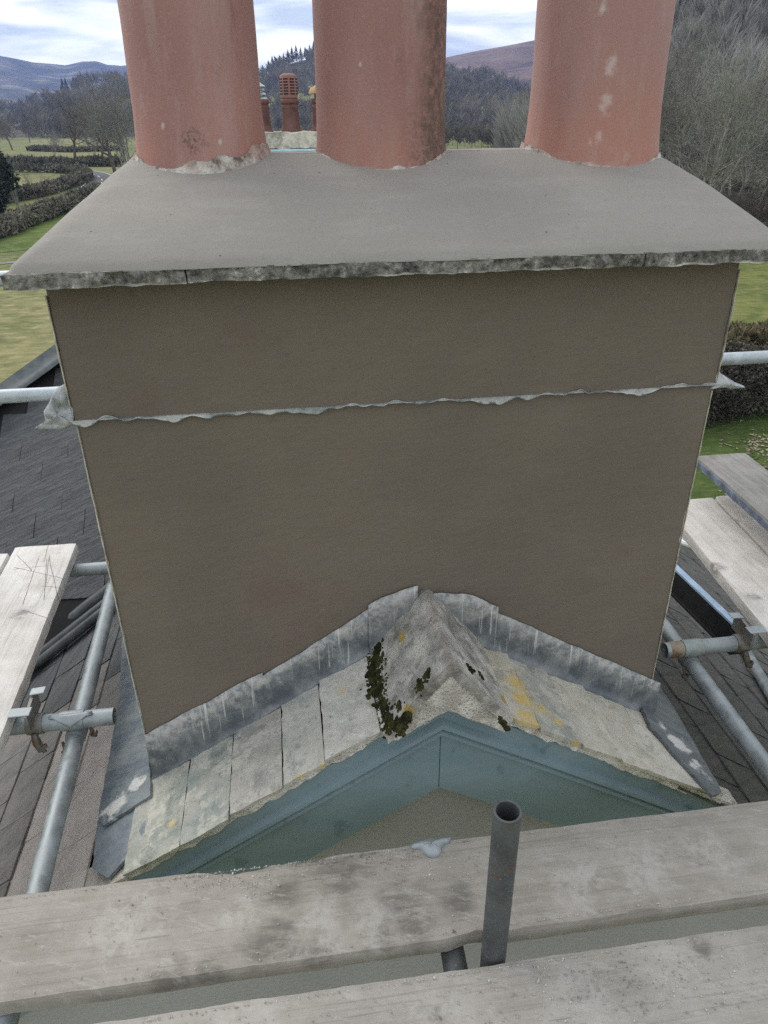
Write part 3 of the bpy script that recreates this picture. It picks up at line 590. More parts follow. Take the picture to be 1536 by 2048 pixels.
def tree_proto(seed, H, stems, spread, levels, kids, r0, mat, **k):
    tr, cr_ = grow_tree(seed, H, stems, spread, levels, kids, r0, **k); out = []
    for nm, pa in (('trunk', tr), ('crown', cr_)):
        V, Fs = branch_mesh(pa); me = bpy.data.meshes.new(nm); me.from_pydata(V.tolist(), [], Fs); me.materials.append(mat); me.polygons.foreach_set('use_smooth', [True]*len(me.polygons)); out.append((nm, me))
    return out
PR = {'thicket': tree_proto(3, 11, 5, 0.62, 4, (7, 6, 5, 4), 0.11, M_BARK, rmin=0.010), 'thicket2': tree_proto(11, 10, 4, 0.7, 4, (8, 6, 5, 4), 0.11, M_BARK, rmin=0.010),
      'slender': tree_proto(5, 13, 2, 0.5, 4, (9, 6, 5, 3), 0.10, M_BARKB), 'oak': tree_proto(9, 13, 1, 0.85, 4, (9, 7, 6, 4), 0.30, M_BARKB), 'bush': tree_proto(21, 4.2, 7, 0.75, 3, (8, 7, 6), 0.03, M_BARKB)}
def plant(kind, name, loc, s, label, group=None, rz=None):
    e_ = thing(name, loc, label, 'tree' if kind != 'bush' else 'shrub', group); rz = random.random()*6.28 if rz is None else rz
    for nm, me in PR[kind]:
        o = bpy.data.objects.new(nm, me); COL.objects.link(o); o.parent = e_; o.scale = (s, s, s); o.rotation_euler[2] = rz
    return e_
# right-hand thicket
for kind, px, py, s, lab in (
    ('thicket', 1395, 486, 1.0, 'many-stemmed bare grey tree close behind the right pot'), ('thicket2', 1500, 480, 1.05, 'many-stemmed bare tree at the right edge, twigs reaching out of frame'),
    ('thicket', 1600, 500, 0.9, 'bare tree whose twigs enter from beyond the right edge'), ('slender', 1340, 455, 1.0, 'slender twin-stemmed bare tree just right of right pot'),
    ('thicket2', 1450, 430, 1.25, 'taller bare tree behind the grey thicket at right'), ('thicket', 1330, 410, 1.3, 'tall bare tree partly hidden by the right pot'),
    ('slender', 1560, 420, 1.4, 'tall slender bare tree in the far right corner'), ('thicket', 1240, 400, 1.25, 'bare tree hidden mostly behind the right pot')):
    plant(kind, 'bare_tree', G(px, py), s, lab, 'bare trees of the right-hand thicket')
for px, py, s, lab in ((1075, 330, 1.05, 'thin bare tree with twigs against the sky left of right pot'), (1035, 318, 0.8, 'smaller thin bare sapling between middle and right pots'), (1120, 345, 1.0, 'bare tree standing behind the right pot with twigs showing at its left')):
    plant('slender', 'bare_tree', G(px, py), s, lab, 'thin bare trees between the pots')
for px, py, s, lab in ((1420, 492, 0.9, 'low tangled bare shrub at the foot of the right thicket'), (1490, 500, 1.0, 'low tangled shrub above the slab corner at right'), (1540, 505, 1.0, 'tangled bare shrub at the right picture edge'), (1360, 470, 0.9, 'bare shrub under the right pot at the flaunching shoulder')):
    plant('bush', 'bare_shrub', G(px, py), s, lab, 'tangled shrubs under the right-hand thicket')
# left valley trees
for kind, px, py, s, lab in (('oak', 150, 318, 1.25, 'spreading bare oak standing in the pale field by the road bend'), ('oak', 232, 352, 1.15, 'large bare tree beside the left pot above the road'),
    ('thicket', 262, 362, 1.15, 'dense bare tree half hidden by the left pot'), ('oak', 205, 330, 1.0, 'rounded bare tree between the oak and the left pot'), ('thicket2', 110, 312, 0.62, 'short bushy bare tree left of the field oak'),
    ('oak', 25, 300, 0.9, 'bare tree standing at the far left of the pale fields'), ('thicket2', -15, 312, 1.0, 'bare tree cut by the left picture edge'), ('oak', 60, 285, 0.8, 'distant bare tree behind the pale fields'),
    ('thicket', 35, 410, 0.42, 'small bare roadside tree inside the road bend'), ('slender', 78, 402, 0.33, 'slim bare sapling inside the road bend'), ('thicket2', 190, 312, 0.7, 'bare tree beside the field oak on its right'),
    ('oak', 250, 325, 1.3, 'tall bare tree rising behind the left pot edge'), ('oak', 180, 300, 1.2, 'broad hazy bare tree above the field oak'), ('thicket2', 215, 300, 1.3, 'dense hazy bare tree left of the left pot'), ('oak', 0, 285, 1.1, 'hazy bare tree beyond the fields at the left edge')):
    plant(kind, 'bare_tree', G(px, py), s, lab, 'bare trees along the road in the valley')

# ------------------------------------------------------------------ hedges and evergreen bushes (leaf and twig sized faces)
def leaf_cloud(n, fn, size, up=0.3, flat=1.0):
    P = np.array([fn() for _ in range(n)]); A = RNG.normal(0, 1, (n, 3)); A[:, 2] = A[:, 2]*flat+up; A /= np.linalg.norm(A, axis=1)[:, None]; B = np.cross(A, RNG.normal(0, 1, (n, 3)) if flat == 1.0 else np.tile((0.1, 0.05, 1.0), (n, 1))); B /= np.linalg.norm(B, axis=1)[:, None]
    s = size*(0.5+RNG.random(n))[:, None]
    return np.stack([P-B*s*0.35, P+B*s*0.35, P+A*s], 1)
M_HEDGE = simple('hedge_twigs', (0.105, 0.098, 0.08), 0.95, 0.4, 1.2, 0.0, c2=(0.14, 0.13, 0.095))
M_HEDGEB = simple('brown_beech_hedge_leaves', (0.062, 0.052, 0.043), 0.95, 0.4, 2.0, 0.0, c2=(0.085, 0.08, 0.062))
M_EVER = simple('evergreen_leaves', (0.022, 0.034, 0.022), 0.8, 0.4, 2.0, 0.0, c2=(0.04, 0.055, 0.03))
M_EVERG = simple('light_evergreen_leaves', (0.06, 0.085, 0.03), 0.85, 0.35, 2.0, 0.0)
def hedge(path, w, h, n, size, mat, label, core=True):
    P = [np.array(p[:2]) for p in path]; seg = [np.linalg.norm(P[i+1]-P[i]) for i in range(len(P)-1)]; cum = np.cumsum([0]+seg)
    def fn():
        d = RNG.random()*cum[-1]; i = min(np.searchsorted(cum, d, 'right')-1, len(seg)-1); t = (d-cum[i])/seg[i]; c = P[i]*(1-t)+P[i+1]*t; dr = (P[i+1]-P[i])/seg[i]
        o = (RNG.random()-0.5)*w; hz = h*(0.78+0.3*nz((c[0], c[1], 0), 0.8, 1.0))*(1-0.35*abs(2*o/w)**2)
        return (c[0]-dr[1]*o, c[1]+dr[0]*o, GZ+0.1+hz*RNG.random()**0.55)
    T = leaf_cloud(n, fn, size)
    return tag(tri_mesh('hedge', T, mat), label, 'hedge')
def off_path(path, off):
    out = []
    for i, p in enumerate(path):
        d = path[min(i+1, len(path)-1)]-path[max(i-1, 0)]; d = d/np.linalg.norm(d); out.append(p+np.array([-d[1], d[0]])*off)
    return out
hedge(smooth_path([G(*p) for p in ((-80, 494), (0, 474), (60, 450), (120, 428), (165, 410), (205, 392))]), 1.8, 1.7, 14000, 0.35, M_HEDGE, 'clipped dark hedge along the near side of the road')
hedge(smooth_path([G(*p) for p in ((-60, 424), (0, 408), (70, 395), (130, 378), (165, 364), (172, 354), (150, 348), (95, 345), (20, 344))]), 2.0, 1.6, 16000, 0.4, M_HEDGE, 'dark curving hedge on the inside of the road bend')
hedge(smooth_path([G(*p) for p in ((20, 332), (90, 334), (150, 333), (240, 333))]), 2.5, 2.0, 8000, 0.6, M_HEDGE, 'straight dark hedge beyond the road bend')
hedge([G(*p) for p in ((60, 302), (140, 305), (240, 302))], 2.0, 1.5, 5000, 0.7, M_HEDGE, 'thin hedge line between the two pale fields')
hedge([G(*p) for p in ((1300, 842), (1400, 826), (1536, 800), (1680, 776))], 2.6, 2.3, 90000, 0.085, M_HEDGEB, 'brown winter hedge beyond the lawn at right')
hedge([G(*p) for p in ((1330, 700), (1450, 690), (1560, 682), (1700, 676))], 1.4, 0.6, 12000, 0.3, simple('dead_tall_grass', (0.15, 0.125, 0.07), 0.95, 0.3, 3.0, 0.0), 'strip of dead brown grass behind the right hedge')
def bush(loc, r, h, n, size, mat, label):
    def fn():
        v = RNG.normal(0, 1, 3); v /= np.linalg.norm(v); k = RNG.random()**0.35*(0.8+0.3*nz(v, 2.0, loc[0])); return (loc[0]+v[0]*r*k, loc[1]+v[1]*r*k, loc[2]+h*0.5+v[2]*h*0.5*k)
    e_ = thing('evergreen_bush', loc, label, 'bush')
    attach(tri_mesh('foliage', leaf_cloud(n, fn, size), mat), e_); MB().tube([(loc[0], loc[1], loc[2]-0.1), (loc[0]+0.1, loc[1], loc[2]+h*0.6)], [0.09, 0.03], 6).build('trunk', M_BARKD, e_)
bush(G(-8, 438), 3.0, 7.5, 9000, 0.4, M_EVER, 'dark evergreen bush on the left picture edge')
bush(G(1425, 812), 0.9, 1.9, 4200, 0.13, M_EVER, 'dark evergreen shrub in the hedge beside the chimney')
bush(G(1540, 478), 2.2, 4.0, 6000, 0.2, M_EVER, 'dark evergreen shrub under the bare trees at right')
bush(G(1445, 470), 1.6, 1.8, 3000, 0.2, M_EVERG, 'yellow-green bush among the bare shrubs at right')
bush(G(1040, 306), 5.0, 3.0, 4000, 0.4, M_EVERG, 'light green bushes between middle and right pots')
# fallen leaves on the lawn
def lf():
    x = RNG.uniform(1440, 1640); y = RNG.uniform(800, 1000); p = G(x, y); return (p[0], p[1], GZ+0.05)
def lf2():
    x = RNG.uniform(1490, 1680); y = RNG.uniform(870, 1040); p = G(x, y); return (p[0], p[1], GZ+0.06)
tag(tri_mesh('fallen_leaves', np.concatenate([leaf_cloud(260, lf, 0.10, 0.02, 0.1), leaf_cloud(1100, lf2, 0.11, 0.02, 0.1)]), simple('dead_leaves', (0.16, 0.13, 0.09), 0.9, 0.5, 3.0, 0.0, c2=(0.24, 0.20, 0.15))), 'pale dead leaves scattered on the lawn at right', 'leaves', kind='stuff')

# ------------------------------------------------------------------ far white farmhouses
M_WHITE = simple('whitewash', (0.75, 0.74, 0.70), 0.9, 0.08, 1.0, 0.05); M_ROOFF = simple('far_slate_roof', (0.10, 0.105, 0.115), 0.8, 0.2, 0.5, 0.1); M_WIN = simple('dark_window_glass', (0.03, 0.035, 0.04), 0.15, 0.1)
for px, py, w, lab in ((112, 264, 10, 'larger white farmhouse among trees on the far valley floor'), (97, 265, 6, 'small white barn left of the white farmhouse'), (172, 262, 7, 'small white cottage right of the field oak')):
    q = onZ(px, py+3, GZ); q = CAM+(q-CAM)*min(1, 520/np.linalg.norm(q-CAM)); q = np.array([q[0], q[1], GZ]); w *= 0.5; e_ = thing('farmhouse', q, lab, 'house')
    h = 1.9; d = 4.0; x0, x1, y0, y1 = q[0]-w/2, q[0]+w/2, q[1]-d/2, q[1]+d/2
    m_ = MB(); m_.add([(x0, y0, GZ), (x1, y0, GZ), (x1, y1, GZ), (x0, y1, GZ), (x0, y0, GZ+h), (x1, y0, GZ+h), (x1, y1, GZ+h), (x0, y1, GZ+h), (x0, q[1], GZ+h+1.5), (x1, q[1], GZ+h+1.5)], [(0, 1, 5, 4), (1, 2, 6, 9, 5), (2, 3, 7, 6), (3, 0, 4, 8, 7)]); m_.build('wall', M_WHITE, e_)
    m_ = MB(); m_.add([(x0-.2, y0-.3, GZ+h-.2), (x1+.2, y0-.3, GZ+h-.2), (x1+.2, q[1], GZ+h+1.6), (x0-.2, q[1], GZ+h+1.6), (x1+.2, y1+.3, GZ+h-.2), (x0-.2, y1+.3, GZ+h-.2)], [(0, 1, 2, 3), (3, 2, 4, 5)]); m_.build('roof', M_ROOFF, e_)
    for k in range(max(1, int(w//3))):
        MB().box(x0+.8+k*2.4, x0+1.5+k*2.4, y0-.06, y0-.01, GZ+0.7, GZ+1.5).build('window', M_WIN, e_)

# ================================================================== HOUSE: wall, roofs, bargeboards
house = thing('house', (0, 1, GZ), 'slate-roofed house with blue-grey bargeboards and cream rendered gable below the chimney', 'house')
WY = -0.222; EX = 2.5
wm_ = MB(); zt = lambda x: roof_z(x)-0.07
xs = [X0-EX, X0, X0+EX]
wm_.add([(xs[0], WY, GZ), (xs[2], WY, GZ), (xs[2], WY, zt(xs[2])), (xs[1], WY, zt(xs[1])), (xs[0], WY, zt(xs[0])),
         (xs[0], 2.4, GZ), (xs[2], 2.4, GZ), (xs[2], 2.4, zt(xs[2])), (xs[1], 2.4, zt(xs[1])), (xs[0], 2.4, zt(xs[0]))],
        [(0, 1, 2, 3, 4), (1, 6, 7, 2), (0, 4, 9, 5), (6, 5, 9, 8, 7)])
wm_.build('gable_wall', M_WALL, house)
# slopes: a dark underlay sheet each, slates as its children
def deck(name, pts, label=None):
    mb = MB(); n = len(pts); mb.add(list(pts)+[(p[0], p[1], p[2]-0.03) for p in pts], [tuple(range(n)), tuple(range(2*n-1, n-1, -1))]+[(i, n+i, n+(i+1) % n, (i+1) % n) for i in range(n)])
    o = mb.build(name, M_DECK, house); return o
dk = 0.022
XL, XR = X0-2.75, X0+2.75
deckL = deck('roof_slope', [(X0, VERGE_Y+.03, ZR-dk), (X0, 2.4, ZR-dk), (XL, 2.4, roof_z(XL)-dk), (XL, VERGE_Y+.03, roof_z(XL)-dk)])
deckR = deck('roof_slope', [(X0, VERGE_Y+.03, ZR-dk-.001), (XR, VERGE_Y+.03, roof_z(XR)-dk-.001), (XR, 2.4, roof_z(XR)-dk-.001), (X0, 2.4, ZR-dk-.001)])

def slate_mesh(w, l, th, seed, rag=0.004):
    """riven slate: x = down the slope, y = across, top at z=th"""
    rg = random.Random(seed); nx, ny = 4, 4; mb = MB(); top = []
    for i in range(nx+1):
        for j in range(ny+1):
            x = l*i/nx; y = w*(j/ny-0.5)
            if i == nx: x += rg.uniform(-rag*1.8, rag*1.2)
            if j in (0, ny): y += rg.uniform(-rag, rag*0.3)*(1 if j else -1)
            if i == nx and j in (0, ny) and rg.random() < 0.4: x -= rag*4; y *= 0.97
            top.append((x, y, th+rg.uniform(-0.0012, 0.0012)))
    fs = [(i*(ny+1)+j, (i+1)*(ny+1)+j, (i+1)*(ny+1)+j+1, i*(ny+1)+j+1) for i in range(nx) for j in range(ny)]
    n = len(top); mb.add(top, fs)
    per = [j for j in range(ny+1)]+[i*(ny+1)+ny for i in range(1, nx+1)]+[nx*(ny+1)+j for j in range(ny-1, -1, -1)]+[i*(ny+1) for i in range(nx-1, 0, -1)]
    o = len(mb.v); mb.v += [(mb.v[k][0]+rg.uniform(-.002, .002), mb.v[k][1]+rg.uniform(-.002, .002), 0.0) for k in per]; m = len(per)
    for a in range(m): b = (a+1) % m; mb.f.append((per[a], per[b], o+b, o+a))
    mb.f.append(tuple(o+a for a in range(m)))
    me = bpy.data.meshes.new('slate'); me.from_pydata(mb.v, [], mb.f); me.update(); return me
def slate_set(mat, w, l, th, k=4, rag=0.004, fit=0.94):
    out = []
    for i in range(k): me = slate_mesh(w*random.uniform(fit, 1.0), l, th*random.uniform(0.85, 1.2), 100+i+int(w*1000), rag); me.materials.append(mat); out.append(me)
    return out
def frame(u, v, p):
    u = Vector(u).normalized(); v = Vector(v).normalized(); n = u.cross(v)
    if n.z < 0: n = -n
    return Matrix(((u.x, v.x, n.x, p[0]), (u.y, v.y, n.y, p[1]), (u.z, v.z, n.z, p[2]), (0, 0, 0, 1)))
def lay(mesh, u, v, head, tilt, parent, spin=0.0, name='slate'):
    o = bpy.data.objects.new(name, mesh); COL.objects.link(o); M_ = frame(u, v, head) @ Matrix.Rotation(spin, 4, 'Z') @ Matrix.Rotation(-tilt, 4, 'Y')
    o.parent = parent; o.matrix_parent_inverse = Matrix.Identity(4); o.matrix_basis = M_; return o
CS = 1/math.sqrt(1+S*S)
uL = (-CS, 0, -S*CS); uR = (CS, 0, -S*CS)
def cover(side, x_from, x_to, y_from, y_to, gauge, sets, w, l, parent, skip=None):
    u = uL if side < 0 else uR; k = 0; x = x_from
    while abs(x-X0) < abs(x_to-X0):
        y = y_from-(w*0.5 if k % 2 else 0)+w*0.5
        while y-w/2 < y_to:
            c0, c1 = y-w/2, y+w/2
            if not (skip and skip(x, y)):
                # keep inside the verge: narrow the end slates
                mesh = random.choice(sets(x, y)); hx = x-side*gauge*CS*0.0
                o = lay(mesh, u, (0, 1, 0), (hx-side*0, max(y, y_from+w*0.5) if False else y, roof_z(hx)-0.012+random.uniform(0, .002)), -0.035, parent, random.uniform(-0.006, 0.006))
                if c0 < y_from-0.001:
                    o.scale[1] *= (c1-y_from)/w; o.location.y = (c1+y_from)/2
            y += w
        x += side*gauge*CS*(1); k += 1
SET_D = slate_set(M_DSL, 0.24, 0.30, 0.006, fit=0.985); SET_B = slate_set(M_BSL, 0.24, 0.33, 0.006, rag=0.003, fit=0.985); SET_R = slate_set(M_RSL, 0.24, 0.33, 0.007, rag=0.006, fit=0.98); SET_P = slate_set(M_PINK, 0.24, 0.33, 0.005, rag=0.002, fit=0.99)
# valley between left slope and the cross wing: y = YV + (x - XV) along the 45 degree line
V1 = onP(228, 1190, nLp, dLp)
def c_z(y): return V1[2]+S*(y-V1[1])
def left_skip(x, y): return (y > V1[1]+(x-V1[0])*1.0+0.12 and x < V1[0]+0.3) or y > 1.5 or (x > -0.74 and y > -0.05)
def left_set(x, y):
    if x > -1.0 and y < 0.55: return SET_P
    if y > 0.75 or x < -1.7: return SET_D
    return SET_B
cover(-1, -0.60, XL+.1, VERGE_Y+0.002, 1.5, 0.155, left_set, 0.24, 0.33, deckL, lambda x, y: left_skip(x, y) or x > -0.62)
cover(1, 0.66, XR-.1, VERGE_Y+0.002, 2.2, 0.16, lambda x, y: SET_R, 0.24, 0.33, deckR, lambda x, y: (x < 0.7 and y > 0))

# verge slates, one by one, each its own outline
def verge_slate(side, xa, xb, lift, seed, y_back=0.004, mat=None, yv=VERGE_Y, jag=0.006, name='slate'):
    """from the head xa (nearer the ridge) to the tail xb, over the verge"""
    rg = random.Random(seed); nx, ny = 7, 12; th = 0.010+rg.random()*0.005; top = []
    head = abs(xa-X0); tail = abs(xb-X0)
    for i in range(nx+1):
        for j in range(ny+1):
            a = head+(tail-head)*i/nx; y = yv+(y_back-yv)*j/ny
            if i == nx: a += rg.uniform(-jag, jag*0.6)
            if j == 0: y += rg.uniform(-jag*0.5, jag)
            z = ZR-S*a+0.006+lift*i/nx+th+0.002*fbm((a*3, y*3, seed), 6, seed)
            top.append((X0+side*a, y, z))
    mb = MB(); fs = []
    for i in range(nx):
        for j in range(ny):
            q = (i*(ny+1)+j, (i+1)*(ny+1)+j, (i+1)*(ny+1)+j+1, i*(ny+1)+j+1); fs.append(q if side > 0 else q[::-1])
    mb.add(top, fs)
    per = [j for j in range(ny+1)]+[i*(ny+1)+ny for i in range(1, nx+1)]+[nx*(ny+1)+j for j in range(ny-1, -1, -1)]+[i*(ny+1) for i in range(nx-1, 0, -1)]
    o = len(mb.v); mb.v += [(mb.v[k][0]+rg.uniform(-.003, .003), mb.v[k][1]+rg.uniform(0, .005), mb.v[k][2]-th) for k in per]; m = len(per)
    for a in range(m): b = (a+1) % m; mb.f.append((per[b], per[a], o+a, o+b) if side > 0 else (per[a], per[b], o+b, o+a))
    return mb.build(name, mat, deckL if side < 0 else deckR, smooth=25)
tailsL = [onP(x, y, nLp, dLp+.012)[0] for x, y in ((762, 1470), (651, 1533), (566, 1578), (458, 1639), (360, 1694), (243, 1768))]
tailsR = [onP(x, y, nRp, dRp+.012)[0] for x, y in ((1022, 1452), (1085, 1474), (1172, 1506), (1250, 1536), (1340, 1572), (1420, 1602))]
prev = X0-0.03
VS_L = [((0.44, 0.425, 0.375), (0.66, 0.64, 0.58)), ((0.40, 0.40, 0.365), (0.62, 0.61, 0.56)), ((0.32, 0.335, 0.305), (0.50, 0.50, 0.455)), ((0.25, 0.245, 0.23), (0.40, 0.39, 0.36)), ((0.22, 0.25, 0.228), (0.34, 0.36, 0.325)), ((0.21, 0.24, 0.212), (0.33, 0.35, 0.31))]
VS_R = [((0.40, 0.36, 0.25), (0.54, 0.49, 0.36)), ((0.38, 0.35, 0.27), (0.52, 0.485, 0.39)), ((0.26, 0.27, 0.24), (0.42, 0.415, 0.36)), ((0.40, 0.375, 0.305), (0.55, 0.52, 0.435)), ((0.38, 0.36, 0.295), (0.53, 0.50, 0.42)), ((0.40, 0.38, 0.315), (0.56, 0.53, 0.455))]
LICH = [(rp(1030, 1375), 0.045), (rp(1045, 1410), 0.045), (rp(1050, 1445), 0.05), (rp(1080, 1425), 0.03), (rp(1110, 1450), 0.025), (lp(690, 1385), 0.02), (lp(600, 1560), 0.018), (lp(350, 1650), 0.018), (rp(1150, 1492), 0.02), (lp(650, 1545), 0.028), (lp(555, 1590), 0.014), (rp(1265, 1545), 0.016), (rp(1030, 1350), 0.02), (rp(1330, 1572), 0.02)]
def vmat(c): return m_slate('dusty_verge_slate', c[0], c[1], (0.44, 0.41, 0.345), 0.5, 0.5, lichen=LICH, rnd=0.0, rot=random.uniform(0, 3), aniso=(9.0, 16.0, 9.0), specks=True)
for i, xt in enumerate(tailsL): verge_slate(-1, prev-0.0012, xt+0.0014, 0.004+0.004*(i % 2), 40+i, y_back=0.0, yv=VERGE_Y+random.uniform(-.005, .003), mat=vmat(VS_L[i]), jag=0.0025); prev = xt
prev = X0+0.03
for i, xt in enumerate(tailsR): verge_slate(1, prev+0.0012, xt-0.0014, 0.004+0.004*(i % 2), 60+i, y_back=0.0, yv=VERGE_Y+random.uniform(-.005, .003), mat=vmat(VS_R[i]), jag=0.0025); prev = xt
# undercloak course and mortar along each verge
for side in (-1, 1):
    mb = MB(); n = 90; rings = []
    for i in range(n+1):
        a = 0.02+0.80*i/n; x = X0+side*a; z = roof_z(x); w = 0.004*fbm((x, 0, 2), 30, 1)
        rings.append([(x, VERGE_Y+0.012+w, z+0.006), (x, VERGE_Y+0.012+w*1.5, z-0.016+w), (x, VERGE_Y+0.07, z-0.016), (x, VERGE_Y+0.07, z+0.006)])
    mb.loft(rings); mb.build('verge_mortar', M_BED, deckL if side < 0 else deckR, smooth=40)

# blue slate pieces beside the chimney, left and right
def roof_patch(pxs, npl, dpl, lift, th, mat, name, parent, n=10):
    P = [np.array(onP(x, y, npl, dpl+lift)) for x, y in pxs]; out = []
    for i in range(len(P)):
        a, b = P[i], P[(i+1) % len(P)]
        for k in range(n): t = k/n; q = a*(1-t)+b*t; q = q+np.array([nz(q, 45, 3)*0.004, nz(q, 45, 8)*0.004, 0]); out.append(q)
    m = len(out); mb = MB(); nn = np.array(npl)/np.linalg.norm(npl)*th
    mb.add(out+[q-nn for q in out], [tuple(range(m)), tuple(range(2*m-1, m-1, -1))]+[(i, m+i, m+(i+1) % m, (i+1) % m) for i in range(m)])
    return mb.build(name, mat, parent)
roof_patch([(250, 1610), (300, 1575), (287, 1680), (268, 1702), (215, 1756), (184, 1736), (196, 1640)], nLp, dLp, 0.022, 0.008, M_BLUE_SL, 'blue_slate', deckL)
M_BLUE_SL2 = m_slate('blue_slate_weathered', (0.09, 0.115, 0.145), (0.17, 0.20, 0.225), (0.30, 0.32, 0.29), 0.4, 0.5, rough=0.55, rot=0.3, white=[(lp(240, 1620), 0.05), (lp(285, 1570), 0.04)])
roof_patch([(246, 1244), (296, 1478), (302, 1590), (208, 1650), (196, 1632), (238, 1400)], nLp, dLp, 0.034, 0.008, M_BLUE_SL2, 'blue_slate', deckL)
M_BLUE_SLR = m_slate('blue_grey_slate_limed', (0.07, 0.082, 0.098), (0.13, 0.145, 0.155), (0.2, 0.2, 0.19), 0.3, 0.5, rough=0.6, rot=0.3, white=[(rp(1350, 1500), 0.045), (rp(1385, 1545), 0.04), (rp(1320, 1465), 0.03)])
roof_patch([(1270, 1380), (1318, 1368), (1350, 1420), (1444, 1582), (1425, 1592), (1300, 1450)], nRp, dRp, 0.036, 0.008, M_BLUE_SLR, 'blue_slate', deckR)

TS = 1.25                       # slope of the ridge tile's wings
# ridge tile with its mortar end, and the row of them behind the chimney
def ridge_tile(y0, y1, name='ridge_tile'):
    mb = MB(); rings = []; n = 26; cz = -0.752
    for i in range(n+1):
        y = y0+(y1-y0)*i/n; r = []
        for k in range(-14, 15):
            a = k/14.0; w = 0.150; ax = abs(a)
            x = X0+0.006+a*w; z = cz-TS*(math.sqrt((ax*w)**2+0.004**2)-0.004)+0.0018*fbm((x, y, 0), 16, 4, 5); r.append((x, y+0.004*nz((x, 0, y), 40), z))
        for k in range(14, -15, -1):
            a = k/14.0; w = 0.138; x = X0+0.006+a*w; z = cz-0.032-TS*abs(a)*w; r.append((x, y, z))
        rings.append(r)
    mb.loft(rings); return mb.build(name, M_RIDGE, house, smooth=50)
rt = ridge_tile(-0.298, 0.004)
ridge_tile(0.72, 1.18); ridge_tile(1.19, 1.65); ridge_tile(1.66, 2.12)
mb = MB(); rings = []
for i in range(9):
    y = -0.289+0.045*i/8; r = []
    for k in range(-12, 13): a = k/12; x = X0+0.006+a*0.136; r.append((x, y+0.006*fbm((x, y, 1), 40, 2), -0.785-TS*abs(a)*0.136))
    for k in range(12, -13, -1): a = k/12; x = X0+0.004+a*0.136; r.append((x, y+0.008*fbm((x, y, 2), 50, 2), -0.893-0.612*abs(a)*0.136+0.004*nz((x, 0, 3), 40)))
    rings.append(r)
mb.loft(rings); mb.build('bedding_mortar', M_BED, rt, smooth=60)
def moss(cl, npl, dpl, seed, on_slate=False):
    """a cushion of many small tufts; cl = list of (px, py, radius of patch, count)"""
    mb = MB(); rg = random.Random(seed); n, m = 5, 7
    for (px, py, R_, cnt) in cl:
        c0 = onP(px, py, nLp, dLp+0.022) if on_slate else onP(px, py, npl, dpl)
        for _ in range(int(cnt*3.2)):
            a = rg.random()*2*pi; d = R_*abs(rg.gauss(0, 0.6)); x = c0[0]+cos(a)*d*0.55; y = c0[1]+sin(a)*d; z = max(dpl-npl[0]*x, roof_z(x)+0.019); r = rg.uniform(0.0022, 0.0066)
            off = rg.random()*20
            mb.loft([[(x+cos(2*pi*j/m)*sin(pi*i/n)*r*(1+0.6*nz((i, j, off), 1.3)), y+sin(2*pi*j/m)*sin(pi*i/n)*r*(1+0.6*nz((j, i, off), 1.3)), z+cos(pi*i/n)*r*0.75+0.001) for j in range(m)] for i in range(1, n)])
    return mb.build('moss', M_MOSS, rt, smooth=180)
def tile_plane(sg): return (sg*TS, 0, 1), -0.752+sg*TS*(X0+0.006)+0.001
moss([(757, 1300, 0.022, 30), (753, 1322, 0.030, 70), (750, 1348, 0.034, 130), (758, 1378, 0.034, 130), (768, 1412, 0.026, 60), (775, 1435, 0.022, 34)], *tile_plane(-1), 3, True)
moss([(780, 1450, 0.022, 40), (800, 1462, 0.022, 40), (815, 1452, 0.014, 16), (800, 1425, 0.014, 16)], *tile_plane(-1), 4, True)
moss([(842, 1372, 0.018, 30), (856, 1352, 0.013, 18)], *tile_plane(-1), 5)
moss([(940, 1342, 0.014, 16), (960, 1352, 0.012, 12)], *tile_plane(1), 6)
moss([(1006, 1446, 0.014, 18)], *tile_plane(1), 7)

# bargeboards: flat board with a double bead
def barge(side):
    YB = -0.262; mb = MB(); prof = [(-0.022, 0), (-0.070, 0), (-0.072, -0.004), (-0.078, -0.017), (-0.090, -0.018), (-0.096, -0.003), (-0.099, -0.005), (-0.104, -0.014), (-0.113, -0.014), (-0.118, 0.0), (-0.298, 0.0), (-0.300, 0.002), (-0.300, 0.036), (-0.022, 0.036)]
    rings = []
    for a in (0.0, 0.3, 0.6, 1.0, 1.6, 2.72):
        x = X0+side*a-0.004; rings.append([(x, YB+dy, roof_z(x)+dz) for dz, dy in prof])
    mb.loft(rings, cap0=False); o = mb.build('bargeboard', M_BLUE, house, smooth=30)
    return o
b1 = barge(-1); b2 = barge(1)
mb = MB(); mb.box(X0-0.0055, X0-0.0035, -0.2622, -0.258, roof_z(X0)-0.298, roof_z(X0)-0.12); mb.build('mitre_joint', simple('dark_joint_filler', (0.03, 0.055, 0.06), 0.8), b1)  # thin dark blue-green strip along the mitre joint

